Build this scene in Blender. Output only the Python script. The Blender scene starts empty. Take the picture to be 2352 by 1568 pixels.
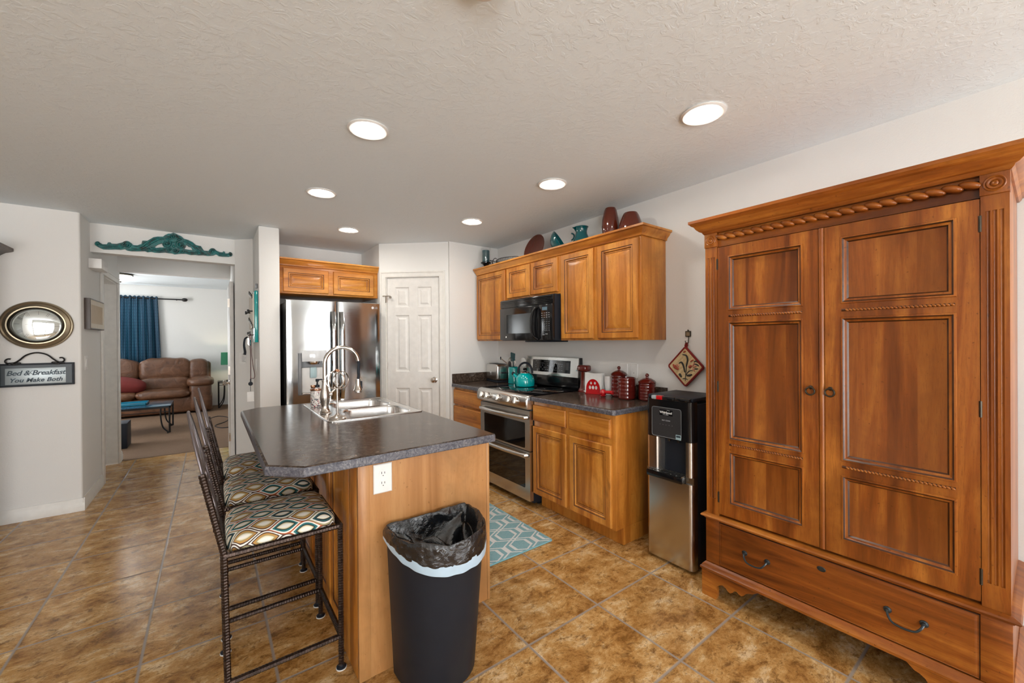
import bpy, bmesh, math, random
from mathutils import Vector, Matrix
random.seed(7)
C = bpy.context.scene.collection
SC = bpy.context.scene
PI = math.pi

# ------------------------------------------------------------------ camera
cam_data = bpy.data.cameras.new('camera'); cam = bpy.data.objects.new('camera', cam_data); C.objects.link(cam)
yaw, pitch, roll, F_PX = .642542, -.002968, -.007243, 924.87
_f = Vector((math.sin(yaw)*math.cos(pitch), math.cos(yaw)*math.cos(pitch), math.sin(pitch)))
_r = Vector((math.cos(yaw), -math.sin(yaw), 0)); _u = _r.cross(_f)
_r2 = math.cos(roll)*_r + math.sin(roll)*_u; _u2 = -math.sin(roll)*_r + math.cos(roll)*_u
cam.matrix_world = Matrix(((_r2.x, _u2.x, -_f.x, 0), (_r2.y, _u2.y, -_f.y, 0), (_r2.z, _u2.z, -_f.z, 1.37), (0, 0, 0, 1)))
cam_data.sensor_fit = 'HORIZONTAL'; cam_data.sensor_width = 36; cam_data.lens = F_PX/2352*36
cam_data.clip_start = .02; cam_data.clip_end = 100
SC.camera = cam

# ------------------------------------------------------------------ world, exposure, daylight
SC.view_settings.view_transform = 'Standard'; SC.view_settings.look = 'None'
SC.view_settings.gamma = 1; SC.view_settings.use_curve_mapping = False
SC.view_settings.exposure = 1.0
world = bpy.data.worlds.new('sky'); SC.world = world; world.use_nodes = True
_wn, _wl = world.node_tree.nodes, world.node_tree.links
_bg = _wn['Background']; _bg.inputs['Strength'].default_value = 5.2
_tc = _wn.new('ShaderNodeTexCoord'); _sx = _wn.new('ShaderNodeSeparateXYZ'); _cr = _wn.new('ShaderNodeValToRGB')
_wl.new(_tc.outputs['Generated'], _sx.inputs[0])
_mr = _wn.new('ShaderNodeMapRange'); _mr.inputs['From Min'].default_value = -1; _wl.new(_sx.outputs['Z'], _mr.inputs['Value'])
_wl.new(_mr.outputs[0], _cr.inputs[0])
_cr.color_ramp.elements[0].position = .40; _cr.color_ramp.elements[0].color = (1.86, 1.86, 1.84, 1)
_cr.color_ramp.elements[1].position = .60; _cr.color_ramp.elements[1].color = (.94, .97, 1.0, 1)
_wl.new(_cr.outputs[0], _bg.inputs['Color'])

def portal(name, loc, rot, sx, sy):
    l = bpy.data.lights.new(name, 'AREA'); l.shape = 'RECTANGLE'; l.size = sx; l.size_y = sy
    l.cycles.is_portal = True
    o = bpy.data.objects.new(name, l); C.objects.link(o); o.location = loc; o.rotation_euler = rot
portal('daylight_back', (1.7, -3.69, 1.04), (PI/2, 0, 0), 1.6, 2.06)
portal('daylight_corner', (-2.25, -3.69, 1.2), (PI/2, 0, 0), 2.1, 1.8)
portal('daylight_living_added', (-3.09, 8.1, 1.35), (PI/2, 0, -PI/2), 1.6, 1.4)  # unseen left opening, added to brighten the living room
portal('daylight_curtain', (-1.7, 11.0, 1.6), (PI/2, 0, PI), 1.5, 1.2)

# ------------------------------------------------------------------ node helpers and materials
class G:
    def __init__(s, name):
        s.m = bpy.data.materials.new(name); s.m.use_nodes = True
        s.N = s.m.node_tree.nodes; s.L = s.m.node_tree.links
        s.b = s.N['Principled BSDF']; s.out = s.N['Material Output']
        s._oc = None
    def n(s, t, **k):
        x = s.N.new('ShaderNode'+t)
        for a, v in k.items(): setattr(x, a, v)
        return x
    def put(s, sock, v):
        if v is None: return
        if isinstance(v, (int, float)): sock.default_value = v
        elif isinstance(v, (tuple, list)):
            sock.default_value = (tuple(v)+(1,)) if (len(v) == 3 and sock.type == 'RGBA') else tuple(v)
        else: s.L.new(v, sock)
    def mt(s, op, a, b=None, c=None, clamp=False):
        x = s.n('Math', operation=op); x.use_clamp = clamp
        s.put(x.inputs[0], a); s.put(x.inputs[1], b); s.put(x.inputs[2], c)
        return x.outputs[0]
    def oc(s):
        if s._oc is None: s._oc = s.n('TexCoord').outputs['Object']
        return s._oc
    def map(s, vec=None, scale=(1, 1, 1), loc=(0, 0, 0), rot=(0, 0, 0)):
        x = s.n('Mapping'); s.put(x.inputs['Vector'], vec or s.oc()); s.put(x.inputs['Scale'], scale)
        s.put(x.inputs['Location'], loc); s.put(x.inputs['Rotation'], rot); return x.outputs[0]
    def noise(s, scale, detail=4, rough=.55, dist=0, vec=None, out='Fac'):
        x = s.n('TexNoise'); s.put(x.inputs['Vector'], vec or s.oc()); s.put(x.inputs['Scale'], scale)
        s.put(x.inputs['Detail'], detail); s.put(x.inputs['Roughness'], rough); s.put(x.inputs['Distortion'], dist)
        return x.outputs[out]
    def ramp(s, fac, stops, interp='LINEAR'):
        x = s.n('ValToRGB'); r = x.color_ramp; r.interpolation = interp
        while len(r.elements) < len(stops): r.elements.new(.5)
        for e, (p, c) in zip(r.elements, stops):
            e.position = p; e.color = (c[0], c[1], c[2], 1) if isinstance(c, (tuple, list)) else (c, c, c, 1)
        s.put(x.inputs[0], fac); return x.outputs[0]
    def mix(s, fac, a, b, mode='MIX'):
        x = s.n('Mix', data_type='RGBA', blend_type=mode); s.put(x.inputs['Factor'], fac)
        s.put(x.inputs[6], a); s.put(x.inputs[7], b); return x.outputs[2]
    def sep(s, vec=None):
        x = s.n('SeparateXYZ'); s.put(x.inputs[0], vec or s.oc()); return x.outputs
    def comb(s, x=0, y=0, z=0):
        c = s.n('CombineXYZ'); s.put(c.inputs[0], x); s.put(c.inputs[1], y); s.put(c.inputs[2], z); return c.outputs[0]
    def wn(s, vec):
        x = s.n('TexWhiteNoise', noise_dimensions='3D'); s.put(x.inputs['Vector'], vec); return x.outputs['Value']
    def bump(s, h, strength=.3, dist=.01):
        x = s.n('Bump'); s.put(x.inputs['Strength'], strength); s.put(x.inputs['Distance'], dist); s.put(x.inputs['Height'], h)
        s.L.new(x.outputs[0], s.b.inputs['Normal'])
    def set(s, **k):
        for a, v in k.items(): s.put(s.b.inputs[a.replace('_', ' ')], v)
        return s

def lin(r, g=None, b=None):
    if g is None: g = b = r
    f = lambda c: (c/255/12.92) if c/255 <= .04045 else ((c/255+.055)/1.055)**2.4
    return (f(r), f(g), f(b))

def plain(name, col, rough=.5, metal=0, **k):
    g = G(name); v = g.noise(18, 3)
    g.set(Base_Color=g.ramp(v, [(.2, tuple(c*.92 for c in col)), (.8, tuple(min(1, c*1.06) for c in col))]), Roughness=rough, Metallic=metal, **k)
    return g.m

def wall_mat(name, col, scale=140, st=.25):
    g = G(name)
    h = g.noise(scale, 3, .6)
    g.set(Base_Color=col, Roughness=.75)
    g.bump(h, st, .004)
    return g.m

def wood(name, dark, mid, light, axis='Z', rough=.36, knots=.5, planks=None, scale=1.0, coat=.10):
    g = G(name)
    sc = {'Z': (9, 9, .8), 'Y': (9, .8, 9), 'X': (.8, 9, 9)}[axis]
    v = g.map(scale=tuple(c*scale for c in sc))
    if planks:
        idx = {'X': 0, 'Y': 1, 'Z': 2}[planks[0]]
        pid = g.mt('FLOOR', g.mt('MULTIPLY_ADD', g.sep()[idx], 1/planks[1], .37))
        r = g.wn(g.comb(pid, 3.1, 1.7))
        add = g.n('VectorMath', operation='ADD'); g.put(add.inputs[0], v); g.put(add.inputs[1], g.comb(g.mt('MULTIPLY', r, 13), g.mt('MULTIPLY', r, 7), g.mt('MULTIPLY', r, 29)))
        v = add.outputs[0]
    n1 = g.noise(1.0, 5, .6, .9, v)
    col = g.ramp(n1, [(.33, dark), (.49, mid), (.66, light)])
    fine = g.noise(6, 3, .7, .2, v)
    col = g.mix(g.mt('MULTIPLY', fine, .35), col, dark, 'MULTIPLY')
    pores = g.noise(26, 4, .75, .1, v)
    col = g.mix(g.ramp(pores, [(.50, 0), (.70, .42)]), col, dark)
    fleck = g.noise(70, 2, .5)
    col = g.mix(g.ramp(fleck, [(.70, 0), (.75, .55)]), col, tuple(c*.5 for c in dark))
    blot = g.noise(3.2, 4, .65, .6)
    col = g.mix(g.ramp(blot, [(.44, 0), (.68, .6)]), col, tuple(c*.55 for c in mid))
    if planks: col = g.mix(g.mt('MULTIPLY', r, .55), col, tuple(c*.45 for c in mid))
    if knots:
        k = g.noise(5.5, 2, .5, .4, g.map(scale={'Z': (1, 1, .55), 'Y': (1, .55, 1), 'X': (.55, 1, 1)}[axis]))
        col = g.mix(g.ramp(k, [(.70, 0), (.76, knots)]), col, tuple(c*.28 for c in mid))
    g.set(Base_Color=col, Roughness=rough, Coat_Weight=coat, Coat_Roughness=.2, Specular_IOR_Level=.4)
    g.bump(fine, .05, .002)
    return g.m

M = {}
M['wall'] = wall_mat('painted_wall', (.765, .757, .735))
M['ceil'] = None
def ceiling_mat():
    g = G('ceiling_knockdown')
    a = g.noise(26, 4, .6, .8); b = g.ramp(a, [(.48, 0), (.58, 1)])
    c = g.noise(90, 3, .6)
    g.set(Base_Color=(.80, .87, .915), Roughness=.8)
    g.bump(g.mt('ADD', b, g.mt('MULTIPLY', c, .4)), .17, .006)
    return g.m
M['ceil'] = ceiling_mat()
M['trim'] = plain('white_trim_paint', (.76, .74, .70), .4)
M['door_w'] = plain('white_door_paint', (.74, .72, .69), .42)

def floor_mat():
    g = G('stone_tile_floor')
    x, y, z = g.sep()
    gx = g.mt('MULTIPLY', g.mt('SUBTRACT', x, .21), 1/.461); gy = g.mt('MULTIPLY', g.mt('SUBTRACT', y, 1.405), 1/.459)
    def edge(t, s_):
        f = g.mt('FRACT', t); return g.mt('MULTIPLY', g.mt('MINIMUM', f, g.mt('SUBTRACT', 1, f)), s_)
    e = g.mt('MINIMUM', edge(gx, .461), edge(gy, .459))
    grout = g.ramp(e, [(.0036, 1), (.0050, 0)])
    r = g.wn(g.comb(g.mt('FLOOR', gx), g.mt('FLOOR', gy), .5))
    add = g.n('VectorMath', operation='ADD'); g.put(add.inputs[0], g.map(scale=(1, 1.5, 1))); g.put(add.inputs[1], g.comb(g.mt('MULTIPLY', r, 31), g.mt('MULTIPLY', r, 17), 0))
    v = add.outputs[0]
    n1 = g.noise(5.0, 12, .78, .3, v); n2 = g.noise(15, 10, .8, .5, v); n3 = g.noise(70, 6, .8, .3, v)
    col = g.ramp(n1, [(.36, (.20, .085, .018)), (.45, (.43, .212, .060)), (.54, (.61, .355, .130)), (.62, (.78, .57, .33))])
    col = g.mix(g.ramp(n2, [(.52, 0), (.62, .85)]), col, (.15, .068, .018))
    col = g.mix(g.ramp(n3, [(.54, 0), (.66, .75)]), col, (.11, .052, .016))
    col = g.mix(g.mt('MULTIPLY', r, .18), col, (.30, .15, .05))
    col = g.mix(grout, col, (.34, .29, .25))
    g.set(Base_Color=col, Roughness=g.ramp(n2, [(.3, .09), (.7, .17)]), Specular_IOR_Level=.36)
    g.bump(g.mt('SUBTRACT', g.mt('MULTIPLY', n2, .25), grout), .25, .004)
    return g.m
M['floor'] = floor_mat()
def carpet_mat():
    g = G('brown_carpet'); n = g.noise(210, 3, .8); b = g.noise(5, 4)
    col = g.ramp(n, [(.3, (.13, .066, .034)), (.7, (.47, .29, .17))]); col = g.mix(g.mt('MULTIPLY', b, .35), col, (.12, .07, .045))
    g.set(Base_Color=col, Roughness=.95); g.bump(n, .8, .02); return g.m
M['carpet'] = carpet_mat()

HD, HM, HL = (.30, .085, .009), (.60, .225, .030), (.80, .37, .068)
M['honey'] = wood('honey_alder_vertical', HD, HM, HL, 'Z')
M['honeyY'] = wood('honey_alder_sideways', HD, HM, HL, 'Y')
M['honeyX'] = wood('honey_alder_crosswise', HD, HM, HL, 'X')
M['glaze'] = wood('dark_glaze_line', (.09, .026, .006), (.16, .050, .010), (.22, .075, .015), 'Z', knots=0)
M['maple'] = wood('maple_end_panel', (.36, .155, .045), (.50, .245, .085), (.58, .31, .12), 'Z', rough=.38, knots=.25, scale=.7)
CD, CM, CL = (.11, .024, .003), (.345, .094, .0115), (.61, .225, .035)
M['cherry'] = wood('cherry_stained_maple', CD, CM, CL, 'Z', rough=.3, knots=.3)
M['cherryY'] = wood('cherry_stained_maple_sideways', CD, CM, CL, 'Y', rough=.3, knots=.3)
M['cherryP'] = wood('cherry_plank_panel', CD, CM, CL, 'Z', rough=.33, knots=.45, planks=('Y', .087))
M['cherryD'] = wood('dark_moulding_tone', (.03, .010, .004), (.07, .022, .006), (.14, .045, .012), 'Y', rough=.3, knots=0)  # darker tone for rope backing and lines in panel and drawer profiles
M['darkwood'] = wood('dark_hutch_wood', (.03, .018, .012), (.06, .035, .022), (.09, .055, .035), 'Z', rough=.4, knots=0)

def laminate():
    g = G('dark_mottled_laminate')
    a = g.noise(28, 7, .68, 1.6); b = g.noise(85, 4, .7, .8); c = g.noise(9, 4, .6)
    col = g.ramp(a, [(.34, (.009, .006, .005)), (.45, (.042, .028, .021)), (.56, (.088, .060, .044)), (.68, (.18, .13, .098))])
    col = g.mix(g.ramp(b, [(.52, 0), (.66, .5)]), col, (.020, .017, .017))
    col = g.mix(g.mt('MULTIPLY', c, .3), col, (.06, .043, .033))
    g.set(Base_Color=col, Roughness=.17, Specular_IOR_Level=.22); return g.m
M['lam'] = laminate()
def laminate_edge():  # edge of the same mottled laminate, bluish reflection put into its colour
    g = G('laminate_edge_bluish_sheen')
    a = g.noise(40, 7, .7, 2.2); b = g.noise(110, 4, .7, 1.0)
    col = g.ramp(a, [(.32, (.028, .030, .042)), (.47, (.085, .085, .105)), (.60, (.18, .175, .19)), (.74, (.36, .34, .32))])
    col = g.mix(g.ramp(b, [(.5, 0), (.66, .55)]), col, (.04, .042, .058))
    g.set(Base_Color=col, Roughness=.35); return g.m
M['lamE'] = laminate_edge()

def steel(name, col=(.60, .585, .56), rough=.22, streak='Z', amt=.05):
    g = G(name)
    sc = {'Z': (300, 300, 2), 'Y': (300, 2, 300), 'X': (2, 300, 300)}[streak]
    n = g.noise(1, 2, .6, 0, g.map(scale=sc))
    g.set(Base_Color=col, Metallic=1, Roughness=g.mt('MULTIPLY_ADD', n, amt*2, rough-amt)); g.bump(n, .02, .001)
    return g.m
M['steel'] = steel('brushed_stainless', (.50, .52, .53), streak='X', rough=.13, amt=.04)
M['steelY'] = steel('brushed_stainless_sideways', streak='Y', rough=.24)
M['nickel'] = steel('brushed_nickel', (.62, .57, .52), .2, 'X', .04)
M['chrome'] = plain('chrome', (.78, .77, .75), .07, 1)
M['sinksteel'] = steel('sink_stainless', (.70, .69, .68), .2, 'X', .06)
M['blackgloss'] = plain('gloss_black_plastic', (.008, .008, .009), .12)
M['blackglass'] = plain('black_glass', (.004, .004, .005), .04, 0, Specular_IOR_Level=.6)
M['blackmatte'] = plain('satin_black_plastic', (.015, .018, .025), .45, 0, Specular_IOR_Level=.22)
M['blackmetal'] = plain('black_metal', (.013, .012, .012), .4, .3)
M['darkgrey'] = plain('dark_grey_panel', (.045, .045, .048), .4)
M['midgrey'] = plain('grey_plastic', (.20, .205, .215), .35)
M['white'] = plain('white_plastic', (.80, .79, .77), .35)
M['paper'] = plain('white_paper', (.82, .81, .79), .8)
M['print'] = plain('printed_white', (.62, .62, .62), .6)
M['teal'] = plain('teal_enamel', (.0, .30, .30), .12, 0, Coat_Weight=.6, Coat_Roughness=.05)
M['turq'] = plain('turquoise_enamel', (.0, .40, .41), .12, 0, Coat_Weight=.6, Coat_Roughness=.05)
M['tealdark'] = plain('dark_teal_glaze', (.0, .085, .10), .12, 0, Coat_Weight=.6, Coat_Roughness=.05)
M['tealdull'] = plain('dark_teal_silicone', (.0, .05, .06), .5)
M['red'] = plain('bright_red_gloss', (.50, .006, .010), .12, 0, Coat_Weight=.6, Coat_Roughness=.05)
M['redcer'] = plain('deep_red_ceramic', (.115, .010, .007), .12, 0, Coat_Weight=.6, Coat_Roughness=.05)
M['browncer'] = plain('brown_red_glaze', (.095, .014, .005), .1, 0, Coat_Weight=.6, Coat_Roughness=.05)
M['bronze'] = plain('aged_bronze', (.33, .27, .185), .3, .8)
M['bronzed'] = plain('dark_bronze', (.05, .042, .03), .3, .7)
M['pewter'] = plain('dark_pewter', (.055, .055, .055), .35, .8)
M['slate'] = plain('slate_painted_board', (.035, .048, .058), .4)
M['redcloth'] = plain('dark_red_cloth', (.22, .012, .010), .85)
M['bluecloth'] = plain('pale_blue_drawstring_plastic', (.46, .60, .72), .4)

def rebar_mat():
    g = G('bronzed_rebar'); n = g.noise(60, 4)
    g.set(Base_Color=g.ramp(n, [(.3, (.020, .013, .010)), (.7, (.075, .050, .040))]), Metallic=.75, Roughness=.36); return g.m
M['rebar'] = rebar_mat()
M['plate'] = plain('burnished_steel_plate', (.20, .175, .185), .38, .9)

def leather():
    g = G('brown_leather'); n = g.noise(7, 5, .6, 1.2); w = g.noise(120, 3)
    g.set(Base_Color=g.ramp(n, [(.3, (.070, .027, .011)), (.6, (.135, .058, .027)), (.85, (.22, .11, .058))]), Roughness=.38)
    g.bump(g.mt('ADD', g.mt('MULTIPLY', n, 1.5), g.mt('MULTIPLY', w, .15)), .35, .03); return g.m
M['leather'] = leather()

def ogee():
    g = G('ogee_print_fabric')
    x, y, z = g.sep()
    L, H = .138, .088
    zt = g.mt('SUBTRACT', .655, z)
    wy_ = g.mt('MULTIPLY', g.mt('SUBTRACT', g.mt('ABSOLUTE', y), .155), 1/.04, clamp=True); wx_ = g.mt('MULTIPLY', g.mt('SUBTRACT', g.mt('ABSOLUTE', x), .155), 1/.04, clamp=True)
    y = g.mt('ADD', y, g.mt('MULTIPLY', g.mt('MULTIPLY', wy_, zt), g.mt('SIGN', y))); x = g.mt('ADD', x, g.mt('MULTIPLY', g.mt('MULTIPLY', wx_, zt), g.mt('SIGN', x)))
    wob = g.noise(9, 2)
    u = g.mt('ADD', x, g.mt('MULTIPLY', wob, .010)); v = g.mt('ADD', y, g.mt('MULTIPLY', wob, .006))
    cu = g.mt('COSINE', g.mt('MULTIPLY', u, 2*PI/L))
    vy = g.mt('SUBTRACT', g.mt('FRACT', g.mt('MULTIPLY_ADD', v, 1/H, .5)), .5)     # -.5...5
    av = g.mt('ABSOLUTE', vy)
    dA = g.mt('MULTIPLY', g.mt('ADD', g.mt('MULTIPLY', av, 4), g.mt('SUBTRACT', 1, cu)), .5)
    avb = g.mt('SUBTRACT', .5, av)
    dB = g.mt('MULTIPLY', g.mt('ADD', g.mt('MULTIPLY', avb, 4), g.mt('ADD', 1, cu)), .5)
    isA = g.mt('LESS_THAN', dA, 1)
    d = g.mt('MINIMUM', dA, dB)
    row = g.mt('ROUND', g.mt('MULTIPLY', v, 1/H)); colA = g.mt('ROUND', g.mt('MULTIPLY', u, 1/L))
    rowB = g.mt('FLOOR', g.mt('MULTIPLY', v, 1/H)); colB = g.mt('FLOOR', g.mt('MULTIPLY', u, 1/L))
    hA = g.wn(g.comb(colA, row, 1.3)); hB = g.wn(g.comb(colB, rowB, 7.9))
    h = g.mt('ADD', g.mt('MULTIPLY', hA, isA), g.mt('MULTIPLY', hB, g.mt('SUBTRACT', 1, isA)))
    W, CR, OL, TE, NV, GO, BR, OR = (.86, .83, .76), (.78, .70, .52), (.38, .34, .18), (.02, .16, .165), (.018, .030, .036), (.50, .27, .075), (.07, .032, .022), (.46, .11, .035)
    def rm(c): return g.ramp(d, c, 'CONSTANT')
    r1 = rm([(0, W), (.22, CR), (.34, OL), (.42, NV), (.54, TE), (.74, W), (.90, OR)])
    r2 = rm([(0, W), (.20, CR), (.34, OL), (.44, GO), (.66, BR), (.78, W), (.92, BR)])
    r3 = rm([(0, W), (.18, CR), (.32, NV), (.52, TE), (.58, NV), (.68, W), (.86, OL)])
    c = g.mix(g.mt('GREATER_THAN', h, .36), r1, r2); c = g.mix(g.mt('GREATER_THAN', h, .68), c, r3)
    wv = g.noise(420, 2)
    g.set(Base_Color=c, Roughness=.85); g.bump(wv, .15, .002); return g.m
M['ogee'] = ogee()

def rug_mat():
    g = G('teal_trellis_rug')
    x, y, z = g.sep()
    # pairs of white lines that zigzag lengthwise and mirror one another into a trellis
    nb = g.noise(60, 2); wx = g.mt('ADD', x, g.mt('MULTIPLY', nb, .002)); wy = g.mt('ADD', y, g.mt('MULTIPLY', nb, .002))
    t = g.mt('ABSOLUTE', g.mt('SUBTRACT', g.mt('FRACT', g.mt('MULTIPLY_ADD', wy, 1/.34, .13)), .5))
    cl = g.mt('SUBTRACT', g.mt('MINIMUM', g.mt('MAXIMUM', t, .11), .39), .25)
    def band(sgn, off):
        q = g.mt('MULTIPLY_ADD', g.mt('MULTIPLY_ADD', cl, sgn*.62, wx), 1/.235, off)
        f = g.mt('ABSOLUTE', g.mt('SUBTRACT', g.mt('FRACT', q), .5))
        return g.mt('LESS_THAN', g.mt('ABSOLUTE', g.mt('SUBTRACT', f, .105)), .046)
    m = g.mt('MAXIMUM', band(1, .1), band(-1, .1))
    n = g.noise(330, 3, .8)
    teal = g.ramp(n, [(.3, (.11, .27, .31)), (.7, (.36, .57, .60))])
    wht = g.ramp(n, [(.3, (.62, .62, .60)), (.7, (.82, .82, .80))])
    g.set(Base_Color=g.mix(m, teal, wht), Roughness=.95); g.bump(n, .6, .008); return g.m
M['rug'] = rug_mat()

def curtain_mat():
    g = G('blue_dotted_curtain')
    x, y, z = g.sep()
    def ring(ox, oz):
        fx = g.mt('SUBTRACT', g.mt('FRACT', g.mt('MULTIPLY_ADD', x, 1/.062, ox)), .5); fz = g.mt('SUBTRACT', g.mt('FRACT', g.mt('MULTIPLY_ADD', z, 1/.062, oz)), .5)
        r = g.mt('SQRT', g.mt('ADD', g.mt('MULTIPLY', fx, fx), g.mt('MULTIPLY', fz, fz)))
        return g.mt('LESS_THAN', g.mt('ABSOLUTE', g.mt('SUBTRACT', r, .27)), .1)
    m = g.mt('MAXIMUM', ring(0, 0), g.mt('MULTIPLY', ring(.5, .5), .6))
    c = g.mix(m, (.003, .017, .045), (.022, .075, .12))
    g.set(Base_Color=c, Roughness=.7)
    tr = g.n('BsdfTranslucent'); g.put(tr.inputs['Color'], g.mix(m, (.008, .05, .11), (.04, .20, .30)))
    mx = g.n('MixShader'); mx.inputs[0].default_value = .03
    g.L.new(g.b.outputs[0], mx.inputs[1]); g.L.new(tr.outputs[0], mx.inputs[2]); g.L.new(mx.outputs[0], g.out.inputs[0]); return g.m
M['curtain'] = curtain_mat()

def pane_mat(name, tint=(1, 1, 1), fac=.08):
    g = G(name)
    t = g.n('BsdfTransparent'); g.put(t.inputs['Color'], tint); gl = g.n('BsdfGlossy'); gl.inputs['Roughness'].default_value = .02
    mx = g.n('MixShader'); mx.inputs[0].default_value = fac
    g.L.new(t.outputs[0], mx.inputs[1]); g.L.new(gl.outputs[0], mx.inputs[2]); g.L.new(mx.outputs[0], g.out.inputs[0]); return g.m
M['pane'] = pane_mat('clear_glass')
M['smoke'] = pane_mat('tinted_clear_plastic', (.75, .78, .8), .12)
M['clockglass'] = pane_mat('domed_clock_glass', (.98, 1, .98), .45)

def emit(name, col, st):
    g = G(name); g.set(Base_Color=(0, 0, 0), Emission_Color=col, Emission_Strength=st); return g.m
M['lamp'] = emit('lit_lamp_lens', (1, .95, .87), 58)
M['dome'] = emit('lit_glass_dome', (1, .93, .82), 5)
M['display'] = emit('dim_display', (.35, .55, .65), .12)

def bag_mat():
    g = G('crinkled_black_bag'); a = g.noise(22, 5, .65, 1.4)
    v = g.n('TexVoronoi', feature='DISTANCE_TO_EDGE'); g.put(v.inputs['Vector'], g.map(scale=(1, 1, .7))); v.inputs['Scale'].default_value = 38
    g.set(Base_Color=(.007, .008, .010), Roughness=.15, Specular_IOR_Level=.9)
    g.bump(g.mt('ADD', a, g.mt('MULTIPLY', v.outputs['Distance'], .35)), .55, .010); return g.m
M['bag'] = bag_mat()
def patina():
    g = G('teal_patina_carving'); a = g.noise(22, 5, .65, .8)
    g.set(Base_Color=g.ramp(a, [(.34, (.022, .020, .014)), (.46, (.008, .085, .085)), (.62, (.006, .17, .165)), (.8, (.02, .24, .23))]), Roughness=.42); g.bump(a, .3, .01); return g.m
M['patina'] = patina()
def potholder_mat():
    g = G('floral_quilt_print'); x, y, z = g.sep()
    a = g.noise(17, 3, .5, 1.2); b = g.noise(23, 3, .5, 1.8, g.map(loc=(3, 1, 2)))
    col = g.ramp(a, [(.3, (.62, .44, .22)), (.7, (.74, .58, .34))])
    q = g.mt('ABSOLUTE', g.mt('SINE', g.mt('MULTIPLY', g.mt('ADD', y, z), 95)))
    g.set(Base_Color=col, Roughness=.9); g.bump(g.mt('ADD', q, g.noise(60)), .4, .006); return g.m
M['quilt'] = potholder_mat()
def soap_mat():
    g = G('floral_printed_bottle'); b = g.noise(75, 2, .5, 1.0); c = g.noise(75, 2, .5, 1.0, g.map(loc=(5, 2, 1)))
    col = g.ramp(b, [(.56, (.72, .68, .64)), (.60, (.03, .03, .06))], 'LINEAR'); col = g.mix(g.ramp(c, [(.60, 0), (.63, 1)]), col, (.35, .03, .05))
    g.set(Base_Color=col, Roughness=.2); return g.m
M['soap'] = soap_mat()
M['copper'] = plain('copper_cap', (.62, .32, .20), .22, 1)
M['art'] = plain('sepia_print', (.52, .39, .24), .5)
M['mat'] = plain('cream_mat_board', (.72, .66, .56), .7)
M['shade'] = plain('green_lamp_shade', (.03, .20, .10), .7)
M['dialface'] = plain('pale_clock_face', (.62, .66, .62), .5)
M['signplate'] = plain('galvanised_sign_plate', (.46, .52, .54), .35, .3)
M['ink'] = plain('dark_slate_lettering', (.03, .055, .075), .5)
M['lettering'] = plain('white_lettering', (.72, .73, .74), .5)
M['lettering_dim'] = plain('grey_lettering', (.36, .38, .40), .5)
M['bluewhite'] = plain('pale_blue_sticker', (.45, .62, .66), .4)
M['bluepaddle'] = plain('pale_grey_paddle', (.33, .37, .40), .3)
M['blueglass'] = plain('blue_tinted_table_glass', (.02, .085, .14), .08)
M['tray'] = plain('blue_lacquer_tray', (.01, .17, .26), .25)
M['strap'] = plain('plum_woven_strap', (.10, .035, .04), .8)

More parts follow.
